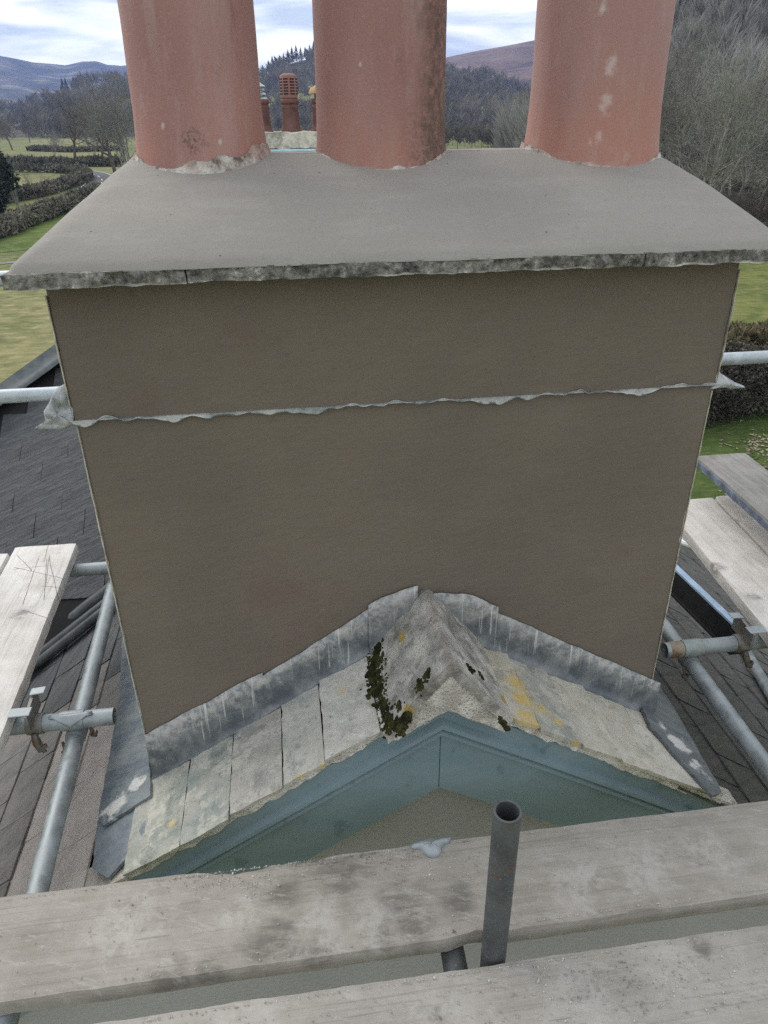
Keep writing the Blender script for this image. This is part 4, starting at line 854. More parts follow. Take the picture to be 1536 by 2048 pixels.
# lead flashing stepped over the gable slates against the chimney
def flashing(xa, xb, ht, name='lead_flashing', kick=0.03, seed=1, lift=0.0):
    mb = MB(); n = max(8, int(abs(xb-xa)/0.008)); rings = []
    for i in range(n+1):
        t = i/n; x = xa+(xb-xa)*t; zr = roof_z(x)+0.018; h = ht(t)+0.005*fbm((x, 0, seed), 14, seed, 4); kk = kick*(0.8+0.9*nz((x, 0, seed), 9))+0.004
        pr = [(-0.004-lift, h), (-0.0055-lift, h*0.7), (-0.007-lift, h*0.35), (-0.008-lift, 0.025), (-0.010-lift, 0.010), (-0.013-kk*0.4-lift, 0.003+lift*.5), (-0.014-kk*0.6-lift+0.004*nz((x, 1, seed), 60), 0.001+0.003*abs(nz((x, 2, 2), 25))+lift*.5)]
        rings.append([(x, y+0.0015*nz((x, z, 3), 30), zr+z) for y, z in pr])
    mb.loft(rings, False, False, closed=False); o = mb.build(name, M_LEADB, house, smooth=60)
    s = o.modifiers.new('thick', 'SOLIDIFY'); s.thickness = 0.0022; s.offset = 0
    return o
flashing(-0.702, -0.38, lambda t: 0.158-0.025*t, seed=1, kick=0.002)
flashing(-0.40, -0.10, lambda t: 0.120+0.012*t, seed=2, kick=0.003, lift=0.002)
flashing(-0.105, 0.02, lambda t: 0.145-0.04*max(0, (t-0.3)), seed=3, kick=0.006, lift=0.006)
flashing(0.05, 0.23, lambda t: 0.085+0.055*math.sin(min(1, t*1.3)*pi*0.5), seed=4, kick=0.006, lift=0.006)
flashing(0.215, 0.725, lambda t: 0.118+0.004*t, seed=5, kick=0.014, lift=0.002)

# cross wing: slates facing the camera, hip with lead at the left
cross_u = (0, -CS, -S*CS)
hipA = np.array([-1.72, 2.29, c_z(2.29)]); hipB = np.array([-0.85, 3.06, c_z(3.06)]); hd = (hipB-hipA)/np.linalg.norm((hipB-hipA)[:2])
hip0 = hipA-hd*1.15
def hip_y(x): return hipA[1]+(x-hipA[0])*(hipB[1]-hipA[1])/(hipB[0]-hipA[0])
low = 0.55
deckC = deck('roof_slope', [(hip0[0], hip0[1], hip0[2]-dk), (hip0[0], low, c_z(low)-dk), (0.3, low, c_z(low)-dk), (0.3, hipB[1], hipB[2]-dk), (hipB[0], hipB[1], hipB[2]-dk)])
deckW = deck('roof_slope', [(hip0[0], hip0[1], hip0[2]-dk-.002), (hipB[0], hipB[1], hipB[2]-dk-.002), (hipB[0]-2.2, hipB[1]+.5, hipB[2]-1.6), (hip0[0]-1.2, hip0[1]+.5, hip0[2]-1.0)])
y = 1.36; k = 0
SETC = slate_set(M_DSL, 0.22, 0.31, 0.005, 5, 0.0015, 0.995)
while y < 3.02:
    x = -3.0+(0.11 if k % 2 else 0)
    while x < -0.55:
        if y+0.23 < hip_y(x-0.11)+0.06 and x > hip0[0] and (x-V1[0]) < (y-V1[1])+0.25:
            lay(random.choice(SETC), cross_u, (1, 0, 0), (x, y+0.26*CS, c_z(y+0.26*CS)-0.010+random.uniform(0, .002)), -0.028, deckC, random.uniform(-.006, .006))
        x += 0.22
    y += 0.145*CS; k += 1
def ribbon(a, b, w, up, mat, name, parent, n=40, roll=0.0):
    a = np.array(a); b = np.array(b); d = (b-a)/np.linalg.norm(b-a); s = np.cross(d, (0, 0, 1.0)); s /= np.linalg.norm(s); rings = []
    for i in range(n+1):
        p = a+(b-a)*i/n; rings.append([p+s*w*t+np.array([0, 0, up+roll*max(0, 1-abs(t)*3.2)-abs(t)*0.03+0.002*nz(p+s*t, 12)]) for t in (-1, -.6, -.3, -.15, 0, .15, .3, .6, 1)])
    mb = MB(); mb.loft(rings, False, False, closed=False); o = mb.build(name, mat, parent, smooth=60); m = o.modifiers.new('thick', 'SOLIDIFY'); m.thickness = 0.003; return o
ribbon(hip0, hipB, 0.10, 0.035, m_lead('dull_hip_lead', (0.075, 0.088, 0.092), (0.15, 0.165, 0.165)), 'lead_hip', house, roll=0.02)
# rolled lead in the valley on the left
va = onP(236, 1172, nLp, dLp+.02); vb = onP(60, 1310, nLp, dLp+.02)
M_LEADD = m_lead('dark_lead', (0.055, 0.06, 0.065), (0.11, 0.12, 0.125))
for off, r in ((0.0, 0.030), (-0.10, 0.022), (-0.16, 0.02)):
    MB().tube([(va[0], va[1]+off, va[2]+r*.4), ((va[0]+vb[0])/2, (va[1]+vb[1])/2+off, (va[2]+vb[2])/2+r*.4), (vb[0], vb[1]+off, vb[2]+r*.4)], r, 12).build('lead_roll', M_LEADD, house, smooth=60)
# rolled lead on the right slope
ra = onP(1336, 1150, nRp, dRp+.03); rb = onP(1500, 1290, nRp, dRp+.03)
MB().tube([ra, (ra+rb)/2+np.array([0, 0, .004]), rb], 0.030, 12).build('lead_roll', M_LEADD, house, smooth=60)
ra = onP(1490, 1300, nRp, dRp+.02); rb = onP(1560, 1420, nRp, dRp+.02)
MB().tube([ra, rb], 0.022, 12).build('lead_roll', M_LEADS, house, smooth=60)

# conservatory at ground level on the right
cq = onZ(1398, 975, -5.4); cons = thing('conservatory', (cq[0], cq[1], GZ), 'small glass-roofed conservatory glimpsed beside the chimney above the boards', 'conservatory')
M_GLASS = simple('pale_conservatory_glass', (0.34, 0.38, 0.39), 0.25, 0.1, 3.0, 0.0); M_PVC = simple('white_frame', (0.7, 0.71, 0.7), 0.5, 0.05, 5.0, 0.0)
cx0, cx1, cy0, cy1, cz0, cz1 = cq[0]-1.6, cq[0]+0.35, cq[1]-1.6, cq[1]+1.0, -6.1, -5.3
for i in range(4):
    a = cx0+(cx1-cx0)*i/4; b = cx0+(cx1-cx0)*(i+1)/4; za = cz1+(cz0-cz1)*i/4; zb_ = cz1+(cz0-cz1)*(i+1)/4
    MB().add([(a, cy0, za), (b, cy0, zb_), (b, cy1, zb_), (a, cy1, za), (a, cy0, za-.02), (b, cy0, zb_-.02), (b, cy1, zb_-.02), (a, cy1, za-.02)], [(0, 1, 2, 3), (7, 6, 5, 4), (0, 4, 5, 1), (1, 5, 6, 2), (2, 6, 7, 3), (3, 7, 4, 0)]).build('roof_pane', M_GLASS, cons)
    MB().tube([(b, cy0, zb_+.03), (b, cy1, zb_+.03)], 0.035, 6).build('glazing_bar', M_PVC, cons)
for yy in (cy0, cy1): MB().tube([(cx0, yy, cz1+.03), (cx1, yy, cz0+.03)], 0.035, 6).build('glazing_bar', M_PVC, cons)
MB().box(cx0, cx1-.05, cy0+.03, cy1-.03, GZ, cz0-.03).build('frame', M_PVC, cons)

# ================================================================== CHIMNEY
D_ST = 0.72
stack = thing('chimney_stack', (0, 0.36, -1.3), 'broad freshly rendered dark grey-brown chimney stack with flaunched top and lead strip', 'chimney')
def ring_rect(x0, x1, y0, y1, z, rad, n_side, n_end, nc, fn):
    pts = []
    def seg(ax, ay, bx, by, n):
        for i in range(n): t = i/n; pts.append((ax+(bx-ax)*t, ay+(by-ay)*t))
    def arc(cx, cy, a0):
        for i in range(nc): a = a0+pi/2*i/nc; pts.append((cx+rad*cos(a), cy+rad*sin(a)))
    seg(x0+rad, y0, x1-rad, y0, n_side); arc(x1-rad, y0+rad, -pi/2); seg(x1, y0+rad, x1, y1-rad, n_end); arc(x1-rad, y1-rad, 0)
    seg(x1-rad, y1, x0+rad, y1, n_side); arc(x0+rad, y1-rad, pi/2); seg(x0, y1-rad, x0, y0+rad, n_end); arc(x0+rad, y0+rad, pi)
    return [fn((x, y, z)) for x, y in pts]
Z_LEAD = -0.268
def stack_pt(p):
    x, y, z = p; up = 0.006 if z > Z_LEAD else 0.0
    d = 0.0025*fbm((x, z, 0.5), 3.0, 2)+0.0012*fbm((x*0.6, z*3, y), 9, 6)
    return (x+(up*0.6 if x > 0 else -up*0.6)+0.0015*fbm((y, z, x), 9, 3), y-(up if y < 0.3 else 0)+d, z)
rings = []; zs = list(np.linspace(-1.75, Z_LEAD-0.001, 70))+list(np.linspace(Z_LEAD+0.001, 0.016, 18))
for z in zs: rings.append(ring_rect(-0.7, 0.7, 0, D_ST, z, 0.005, 84, 20, 3, stack_pt))
mb = MB(); mb.loft(rings); mb.build('stack_body', M_STACK, stack, smooth=60)
# thin pale arris at the corners
M_BEAD = simple('pale_corner_bead', (0.42, 0.39, 0.31), 0.7, 0.4, 40, 0.1)
for sx in (-1, 1):
    rings = []
    for i in range(121):
        z = -1.2+0.92*i/120; w = 0.0022+0.0012*fbm((sx, 0, z), 30, 2); x = sx*0.7006; rings.append([(x-sx*0.0003, -0.002, z), (x+sx*w, -0.0005, z), (x+sx*w, 0.004, z), (x-sx*0.0003, 0.004, z)])
    mb = MB(); mb.loft(rings); mb.build('corner_bead', M_BEAD, stack)
    rings = []
    for i in range(41):
        z = -0.262+0.25*i/40; w = 0.0015+0.004*max(0, fbm((sx, 3, z), 22, 5)); x = sx*0.7045; rings.append([(x-sx*0.001, -0.0085, z), (x+sx*w, -0.006, z), (x+sx*w, 0.002, z), (x-sx*0.001, 0.004, z)])
    mb = MB(); mb.loft(rings); mb.build('corner_bead', M_BEAD, stack)

# lead tray strip round the stack with a wavy edge
def lead_path():
    pts = []
    for t in np.linspace(0, 1, 70): pts.append((-0.704-0.0, D_ST*(1-t), -1, 0))
    for t in np.linspace(0, 1, 260): pts.append((-0.704+1.408*t, 0.0, 0, -1))
    for t in np.linspace(0, 1, 70): pts.append((0.704, D_ST*t, 1, 0))
    return pts
rings = []
for (x, y, nx_, ny_) in lead_path():
    q = (x*1.0, y, 0); wv = fbm(q, 8.5, 1.0, 2); w2 = fbm(q, 21, 4.0, 2)
    if ny_: out = 0.003+0.006*max(0, wv+0.0)+0.0015*w2; dz = 0.016*wv+0.014*w2
    elif nx_ < 0: k = math.exp(-y*5); out = 0.012+0.012*k+0.010*wv; dz = 0.004+0.010*wv
    else: k = math.exp(-y*6); out = 0.010+0.006*k+0.008*wv; dz = 0.004+0.008*wv
    z0 = Z_LEAD+(0.004 if ny_ else 0.012+0.03*math.exp(-y*4)*(1 if nx_ < 0 else .6)); ny2 = ny_
    pr = [(-0.006, z0), (0.004, z0+0.001), (out*0.5, z0-0.001+dz*0.7), (out*0.9, z0-0.003+dz), (out, z0-0.003-0.005*max(0, w2)+dz)]
    if not ny_: pr = [(-0.006, z0+.01), (0.004, z0+0.009), (out*0.45, z0-0.008+dz*0.5), (out*0.85, z0-0.026+dz), (out, z0-0.033+dz)]
    rings.append([(x+nx_*o_, y+ny2*o_-(0.006 if ny2 else 0), z_) for o_, z_ in pr])
mb = MB(); mb.loft(rings, False, False, closed=False); lead = mb.build('lead_strip', M_LEAD, stack, smooth=70)
s = lead.modifiers.new('thick', 'SOLIDIFY'); s.thickness = 0.002; s.offset = 0
def crumpled(px_poly, Y, name, bulge=0.02, seed=3):
    """a folded lead flap standing off the corner, with real depth"""
    P = [np.array(onY(x, y, Y)) for x, y in px_poly]; c = sum(P)/len(P); mb = MB(); n = 6; rings = []
    for k in range(n+1):
        t = k/n; r = []
        for i in range(len(P)*6):
            a = P[i//6]; b = P[(i//6+1) % len(P)]; u = (i % 6)/6; q = (a*(1-u)+b*u); q = c+(q-c)*(1-t*0.999); q = q+np.array([0, -bulge*(1-(1-t)**2)*0.4+0.014*fbm(q, 26, seed)*min(1, t*3+0.3)+bulge*(q[0]-c[0])*1.5, 0]); r.append(q)
        rings.append(r)
    mb.loft(rings, False, False); o = mb.build(name, M_LEAD, stack, smooth=60); s = o.modifiers.new('thick', 'SOLIDIFY'); s.thickness = 0.0026; return o
crumpled([(136, 766), (150, 842), (158, 846), (120, 858), (70, 857), (92, 848), (90, 822), (103, 800), (112, 778)], 0.008, 'lead_flap', seed=3)
crumpled([(1431, 742), (1447, 752), (1468, 766), (1488, 774), (1462, 776), (1446, 772), (1418, 776), (1424, 768)], 0.006, 'lead_flap', seed=6)

# capping slabs with riven edges
Z0S, Z1S = 0.016, 0.0425
joints = [-0.748, onY(372, 560, -0.08)[0], onY(1290, 520, -0.08)[0], 0.762]
for i in range(3):
    a, b = joints[i]+(0.0012 if i else 0), joints[i+1]-(0.0012 if i < 2 else 0); off = random.uniform(-.004, .004)
    def dsp(p, off=off):
        edge = 1.0 if p[1] < -0.07 or p[1] > 0.8 else 0.25
        return (0.004*nz(p, 30, 1), off*(p[1] < 0)+edge*(0.012*fbm(p, 15, 2, 3)+0.008*fbm(p, 55, 5, 2)), 0.002*nz(p, 30, 7)*(1 if p[2] < 0.02 else 0.3)+(0.003*min(0, fbm((p[0], 0, 0), 14, 8, 3)) if p[2] > 0.038 and p[1] < -0.05 else 0))
    mb = MB(); rough_box(mb, a, b, -0.082, 0.80, Z0S, Z1S, 0.007, 0.03, 0.0066, dsp); mb.build('capping_slab', M_SLAB, stack, smooth=35)

# flaunching: one smooth hipped bed of mortar
def flaunch_pt(p):
    x, y, z = p; return (x, y, z+0.002*fbm((x, y, 0), 4, 2, 3)+0.0012*fbm((x, y, 0), 14, 6, 3))
rings = []
NT_ = 26
for i in range(NT_+1):
    t = i/NT_; xo0, xo1, yo0, yo1 = -0.742, 0.756, -0.079, 0.79; xi0, xi1, yi0, yi1 = -0.56, 0.62, 0.31, 0.42
    u = t; z = 0.0405+0.0075*min(1, t*26)+0.164*u; rad = 0.010+0.05*t*(1-t)+0.040*t
    x0, x1, y0, y1 = xo0+(xi0-xo0)*u, xo1+(xi1-xo1)*u, yo0+(yi0-yo0)*u*(1-0.54*(1-u)), yo1+(yi1-yo1)*u*(1-0.54*(1-u))
    rad = min(rad, 0.49*(y1-y0)); rings.append(ring_rect(x0, x1, y0, y1, z, rad, 70, 26, 8, flaunch_pt))
mb = MB(); mb.loft(rings, True, True); mb.build('flaunching', M_FLAUNCH, stack, smooth=70)

# pots
PY = 0.357
def pot(px_l, px_r, row, flare, mat, label, seed):
    a = onY(px_l, row, PY)[0]; b = onY(px_r, row, PY)[0]; cx = (a+b)/2; rb = (b-a)/2
    e_ = thing('chimney_pot', (cx, PY, 0.14), label, 'chimney pot', 'terracotta pots on the rendered stack')
    prof = [(rb-0.002, 0.10), (rb, 0.15), (rb, 0.185), (rb-flare*0.35, 0.215), (rb-flare*0.65, 0.25), (rb-flare*0.88, 0.30), (rb-flare, 0.36), (rb-flare*1.0, 0.50), (rb-flare*1.03, 0.70), (rb-flare*1.1, 0.86), (rb-flare*0.9, 0.88), (rb-flare*0.6, 0.90), (rb-flare*0.6, 0.95), (rb-flare*0.9, 0.965), (rb-flare-0.028, 0.965), (rb-flare-0.03, 0.5), (rb-flare-0.03, 0.2)]
    # finer profile
    pf = []
    for (r0, z0), (r1, z1) in zip(prof[:-1], prof[1:]):
        k = max(1, int(abs(z1-z0)/0.03))
        for j in range(k): t = j/k; pf.append((r0+(r1-r0)*t, z0+(z1-z0)*t))
    pf.append(prof[-1]); n = 72; rings = []
    for r, z in pf: rings.append([(cx+(r+0.0018*fbm((cos(2*pi*j/n), sin(2*pi*j/n), z*3), 1.6, seed))*cos(2*pi*j/n), PY+(r+0.0018*fbm((cos(2*pi*j/n), sin(2*pi*j/n), z*3), 1.6, seed+5))*sin(2*pi*j/n), z) for j in range(n)])
    mb = MB(); mb.loft(rings, True, True); body = mb.build('pot_body', mat, e_, smooth=40)
    return e_, cx, rb
def pot_spots(lst, cx, r, nn=1): return [(tuple(onY(x, y, PY-r*0.9)), s) for x, y, s in lst]
M_POT1 = m_pot('terracotta_left', stain=pot_spots([(385, 283, 0.035), (410, 290, 0.02), (490, 265, 0.02)], 0, .14), scuffs=pot_spots([(325, 250, 0.008), (463, 165, 0.006), (440, 283, 0.007)], 0, .14))
M_POT2 = m_pot('terracotta_sooty', soot=(0.045, 0.10), scuffs=pot_spots([(680, 290, 0.012), (720, 128, 0.006)], 0, .14))
M_POT3 = m_pot('terracotta_scuffed', scuffs=pot_spots([(1205, 205, 0.026), (1190, 275, 0.018), (1215, 135, 0.022), (1100, 320, 0.022), (1240, 310, 0.02), (1175, 285, 0.012), (1203, 15, 0.015)], 0, .14))
P1 = pot(273, 541, 322, 0.011, M_POT1, 'terracotta pot at left with ragged pale mortar ring at its foot', 1.0)
P2 = pot(633, 889, 312, 0.006, M_POT2, 'middle terracotta pot with dark soot streak down its right side', 2.0)
P3 = pot(1048, 1306, 305, 0.013, M_POT3, 'terracotta pot at right with white scuff marks', 3.0)
# ragged pale mortar collars
def m_collar():
    t = NT('pale_old_mortar'); a = t.noise(45, 6, 0.7); b = t.noise(12, 3)
    col = t.ramp(a, [(0.35, (0.17, 0.13, 0.11)), (0.5, (0.44, 0.40, 0.36)), (0.66, (0.64, 0.61, 0.56))]); col = t.mix(t.step(b, 0.48, 0.62, 0, 0.55), col, (0.42, 0.22, 0.18))
    return t.done(col, 0.95, t.bump(a, 0.9, 0.006))
M_COLLAR = m_collar()
def flaunch_z(x, y):
    # height of the flaunching at a plan position (inverse of the ring law)
    uy = (y+0.079)/(0.31+0.079) if y < 0.365 else (0.79-y)/(0.79-0.42); ux0 = max(0, (x+0.742)/0.182); ux1 = max(0, (0.756-x)/0.136)
    uy = (-0.46+math.sqrt(0.2116+2.16*max(0, min(1, uy))))/1.08; u = max(0, min(1, uy, ux0, ux1)); return 0.048+0.164*u+0.002*fbm((x, y, 0), 4, 2, 3)
def collar(e_, cx, rb, hfun, seed):
    rings = []; n = 150
    for j in range(n):
        a = 2*pi*j/n; fz = flaunch_z(cx+cos(a)*(rb+0.008), PY+sin(a)*(rb+0.008)); h = max(0.001, hfun(a)+0.010*fbm((cos(a), sin(a), seed), 4, seed, 5))
        r = []
        for k in range(7):
            t = k/6; rr = rb+0.004*(1-t)**1.5*(1+0.5*fbm((cos(a), sin(a), t), 9, seed))+0.0012; r.append((cx+cos(a)*rr, PY+sin(a)*rr, fz-0.004+(h+0.004)*t))
        r.append((cx+cos(a)*(rb-0.006), PY+sin(a)*(rb-0.006), fz+h-0.004)); rings.append(r)
    rings.append(rings[0]); mb = MB(); mb.loft(rings, False, False, closed=False); mb.build('mortar_collar', M_COLLAR, e_, smooth=60)
collar(*P1, lambda a: 0.004+0.026*max(0, cos(a+1.05))**2, 1.5)
collar(*P2, lambda a: 0.004, 2.5)
collar(*P3, lambda a: 0.005, 3.5)

# ================================================================== SECOND CHIMNEY BEHIND
c2 = atD(583, 265, 10.0); zt2 = c2[2]
stack2 = thing('far_chimney_stack', (c2[0], c2[1], zt2-1.6), 'stone-capped chimney stack seen between left and middle pots', 'chimney')
M_CAP2 = simple('pale_cap_mortar', (0.50, 0.47, 0.40), 0.95, 0.4, 14, 0.8, 0.02); M_LB = simple('pale_blue_lead_edge', (0.35, 0.52, 0.58), 0.5, 0.15, 8, 0.1)
ux = np.array([cos(YAW), -sin(YAW)]); 
mb = MB(); rough_box(mb, c2[0]-0.62, c2[0]+0.62, c2[1]-0.25, c2[1]+0.35, zt2-0.19, zt2+0.01, 0.05, 0.05, 0.05, lambda p: (0.02*fbm(p, 5, 1), 0.02*fbm(p, 5, 2), 0.02*fbm(p, 6, 3))); mb.build('cap_mortar', M_CAP2, stack2, smooth=40)
MB().tube([(c2[0]-0.75, c2[1]-0.36, zt2-0.215), (c2[0]+0.75, c2[1]-0.36, zt2-0.215)], 0.026, 12).build('edge_roll', M_LB, stack2, smooth=60)
MB().box(c2[0]-0.72, c2[0]+0.72, c2[1]-0.33, c2[1]+0.42, zt2-0.26, zt2-0.192).build('capping_slab', M_SLAB, stack2)
MB().box(c2[0]-0.64, c2[0]+0.64, c2[1]-0.27, c2[1]+0.36, GZ, zt2-0.262).build('stack_body', M_STACK, stack2)
M_TC2 = simple('old_red_terracotta', (0.135, 0.07, 0.06), 0.8, 0.35, 9, 0.4, 0.01); M_TC2L = simple('pink_terracotta', (0.23, 0.12, 0.108), 0.8, 0.2, 9, 0.3); M_SLOT = simple('dark_slot', (0.03, 0.02, 0.02), 0.9)
M_COWL = simple('buff_clay_cowl', (0.42, 0.27, 0.15), 0.85, 0.25, 9, 0.3); M_STEELC = simple('grey_metal_cowl', (0.36, 0.38, 0.40), 0.4, 0.2, 9, 0.1, metal=0.6)
def lathe(mb, cx, cy, prof, n=28):
    return mb.loft([[(cx+r*cos(2*pi*j/n), cy+r*sin(2*pi*j/n), z) for j in range(n)] for r, z in prof])
def old_pot(px, label, top):
    p = atD(px, 262, 10.05); x, y = p[0], p[1]; z = zt2
    e_ = thing('old_chimney_pot', (x, y, z), label, 'chimney pot', 'old pots on the far chimney')
    mb = MB(); lathe(mb, x, y, [(0.150, z-0.03), (0.150, z+0.02), (0.128, z+0.05), (0.120, z+0.10), (0.108, z+0.27), (0.114, z+0.285), (0.114, z+0.31), (0.104, z+0.33), (0.122, z+0.355), (0.122, z+0.385), (0.10, z+0.40)]); mb.build('pot_body', M_TC2, e_, smooth=35)
    if top == 'louvre':
        mb = MB(); lathe(mb, x, y, [(0.096, z+0.395), (0.112, z+0.41), (0.112, z+0.66), (0.104, z+0.672), (0.06, z+0.69), (0.0, z+0.695)]); lv = mb.build('louvre_pot', M_TC2L, e_, smooth=35)
        for k in range(6):
            for j in range(8):
                a = 2*pi*(j+0.5)/8; zz = z+0.455+k*0.034; ca, sa = cos(a), sin(a); w = 0.030; mb = MB(); pts = []
                for (s_, rr, dz) in ((-1, .1135, -.008), (1, .1135, -.008), (1, .1135, .008), (-1, .1135, .008), (-1, .10, -.008), (1, .10, -.008), (1, .10, .008), (-1, .10, .008)):
                    pts.append((x+ca*rr-sa*w*s_, y+sa*rr+ca*w*s_, zz+dz))
                mb.add(pts, [(0, 1, 2, 3), (7, 6, 5, 4), (0, 4, 5, 1), (1, 5, 6, 2), (2, 6, 7, 3), (3, 7, 4, 0)]); mb.build('louvre_slot', M_SLOT, lv)
    elif top == 'dome':
        mb = MB(); lathe(mb, x, y, [(0.075, z+0.38), (0.075, z+0.46)]); mb.build('neck', M_SLOT, e_, smooth=35)
        mb = MB(); lathe(mb, x, y, [(0.148, z+0.455), (0.142, z+0.485), (0.115, z+0.525), (0.06, z+0.55), (0.0, z+0.556)]); mb.build('dome_cowl', M_COWL, e_, smooth=40)
    else:
        for k in range(3):
            mb = MB(); lathe(mb, x, y, [(0.10-0.015*k, z+0.40+k*0.05), (0.085-0.015*k, z+0.42+k*0.05), (0.05, z+0.43+k*0.05), (0.05, z+0.447+k*0.05)]); mb.build('cowl_ring', M_STEELC, e_, smooth=40)
        mb = MB(); lathe(mb, x, y, [(0.085, z+0.545), (0.04, z+0.575), (0.0, z+0.60)]); mb.build('cowl_cap', M_STEELC, e_, smooth=40)
old_pot(525, 'old red pot with grey metal cowl, half hidden by left pot', 'metal')
old_pot(583, 'tall louvred red pot on the far chimney', 'louvre')
old_pot(643, 'old red pot with buff domed cowl, half hidden by middle pot', 'dome')

# ================================================================== SCAFFOLD
TR = 0.02415
def board(x0, x1, y0, y1, ztop, mat, label, along='x', amp=0.002, chew=None, skew=0.0, tilt=0.0):
    c = np.array([(x0+x1)/2, (y0+y1)/2, ztop]); mb = MB(); th = 0.038
    def dsp(p):
        q = (p[0]*(0.6 if along == 'x' else 1), p[1]*(1 if along == 'x' else 0.6), p[2]); e_ = 1.0
        d = np.array([0.0, 0.0, 0.0015*fbm(q, 9, 2)])
        side = (abs(p[1]-y0) < 1e-6 or abs(p[1]-y1) < 1e-6) if along == 'x' else (abs(p[0]-x0) < 1e-6 or abs(p[0]-x1) < 1e-6)
        top = abs(p[2]-ztop) < 1e-6
        if side:
            inw = np.array([0, 1.0 if p[1] < c[1] else -1.0, 0]) if along == 'x' else np.array([1.0 if p[0] < c[0] else -1.0, 0, 0])
            d += inw*(amp*fbm(p, 14, 5)+amp*0.7*fbm(p, 50, 6)+(0.003 if top else 0)); d[2] -= 0.002 if top else 0
            if chew:
                for (cxx, cw, cd, sgn) in chew:
                    if (p[1]-c[1])*sgn > 0: d += inw*cd*max(0, 1-((p[0]-cxx)/cw)**2)*(0.7+0.5*nz(p, 40))
        r = skew*((p[1]-c[1]) if along == 'y' else (p[0]-c[0]))
        d += np.array([r, 0, 0]) if along == 'y' else np.array([0, r, 0]); d[2] += tilt*(p[0]-c[0] if along == 'x' else p[1]-c[1])
        return d
    rough_box(mb, x0, x1, y0, y1, ztop-th, ztop, 0.02 if along == 'x' else 0.0225, 0.0225 if along == 'x' else 0.02, 0.0127, dsp)
    o = mb.build('scaffold_board', mat, None, smooth=30); 
    return tag(o, label, 'scaffold board', 'scaffold boards')
Y1F, Y1N, Y2F, Y2N = -0.430, -0.6535, -0.7075, -0.932
board(-1.95, 1.75, Y1N, Y1F, BZ, M_B1, 'stained grey scaffold board running across just below the gable', amp=0.0016, chew=[(-0.43, 0.10, 0.016, 1), (-0.30, 0.06, 0.010, 1), (0.02, 0.05, 0.012, -1)])
board(-0.72, 1.85, Y2N, Y2F, BZ-0.004, M_B2, 'nearest gritty scaffold board along the bottom edge of the picture', amp=0.002)
xa = onZ(165, 1088, BZ)[0]
board(xa-0.225, xa+0.002, -0.395, 1.045, BZ+0.006, M_B3, 'pale scaffold board at left with scratches near its end', 'y', 0.0015, skew=-0.03)
board(xa-0.462, xa-0.236, -0.395, 1.010, BZ+0.004, M_B3, 'pale scaffold board at the left picture edge', 'y', 0.0015, skew=-0.03)
xr = onZ(1500, 1240, BZ)[0]; xr2 = onZ(1400, 1000, BZ)
board(xr+0.03, xr+0.255, -0.395, 1.03, BZ+0.004, M_B4, 'pale scaffold board at right with a grey damp patch', 'y', 0.0012, skew=0.10)
board(xr+0.269, xr+0.494, -0.395, 1.035, BZ+0.006, M_B4, 'pale scaffold board at right, outer one of the pair', 'y', 0.0012, skew=0.10)
zt3 = BZ+0.16; pa = onZ(1393, 912, zt3); pb = onZ(1462, 898, zt3)
o3 = board(pa[0]-0.03, pa[0]+0.195, 0.1, pa[1]+0.0, zt3, M_B5, 'grey weathered plank raised above the pale boards at right', 'y', 0.0015, skew=0.05)
MB().box(-1e-4, 1e-4, -1e-4, 1e-4, -1e-4, 1e-4)
# plank's painted edge
mb = MB(); mb.add([(pa[0]-0.034+0.05*(t-(0.1+pa[1])/2), t, z) for t in (0.45, pa[1]-0.01) for z in (zt3-0.034, zt3-0.008)]+[(pa[0]-0.0305+0.05*(t-(0.1+pa[1])/2), t, z) for t in (0.45, pa[1]-0.01) for z in (zt3-0.034, zt3-0.008)], [(0, 1, 3, 2), (4, 6, 7, 5), (0, 2, 6, 4), (1, 5, 7, 3), (0, 4, 5, 1), (2, 3, 7, 6)])
mb.build('painted_edge', simple('worn_blue_paint', (0.16, 0.19, 0.25), 0.7, 0.5, 18, 0.3), o3)

def tube(p0, p1, label, mat=M_GALV, n=14, bend=0.0, sides=22):
    p0, p1 = np.array(p0), np.array(p1); mb = MB(); pts = [p0+(p1-p0)*i/n+np.array([0, 0, 0.001*nz(p0+(p1-p0)*i/n, 5)]) for i in range(n+1)]
    mb.tube(pts, TR, sides, inner=TR-0.004); o = mb.build('scaffold_tube', mat, None, smooth=40); return tag(o, label, 'scaffold tube', 'scaffold tubes')
ZT = BZ-0.038-TR-0.001; ZL = ZT-2*TR-0.002
# front standard between the boards
st = atD(1015, 1622, 1.254); sx_, sy_ = st[0], (Y1N+Y2F)/2
tube((sx_, sy_, GZ), (sx_, sy_, st[2]), 'upright dark scaffold tube poking up between the two front boards', M_GALVD, 24, sides=32)
q = onZ(912, 1905, ZT)
tube((q[0]-0.03, -1.3, ZT-0.002), (q[0], -0.46, ZT-0.002), 'short dark tube under the front boards left of the upright', M_GALVD)
q = onZ(14, 2042, ZT)
tube((q[0]-0.01, -1.3, ZT-0.002), (q[0]-0.01, -0.46, ZT-0.002), 'tube under the front boards at bottom left corner', M_GALV)
# back rails
for z, lab, zz in ((-0.163, 'upper back guard rail passing behind the stack under the slab', 575), (-0.553, 'lower back guard rail showing on both sides of the stack', 792)):
    tube((-3.2, 1.08, z), (3.2, 1.08, z-0.004), lab, M_GALVP, 24)
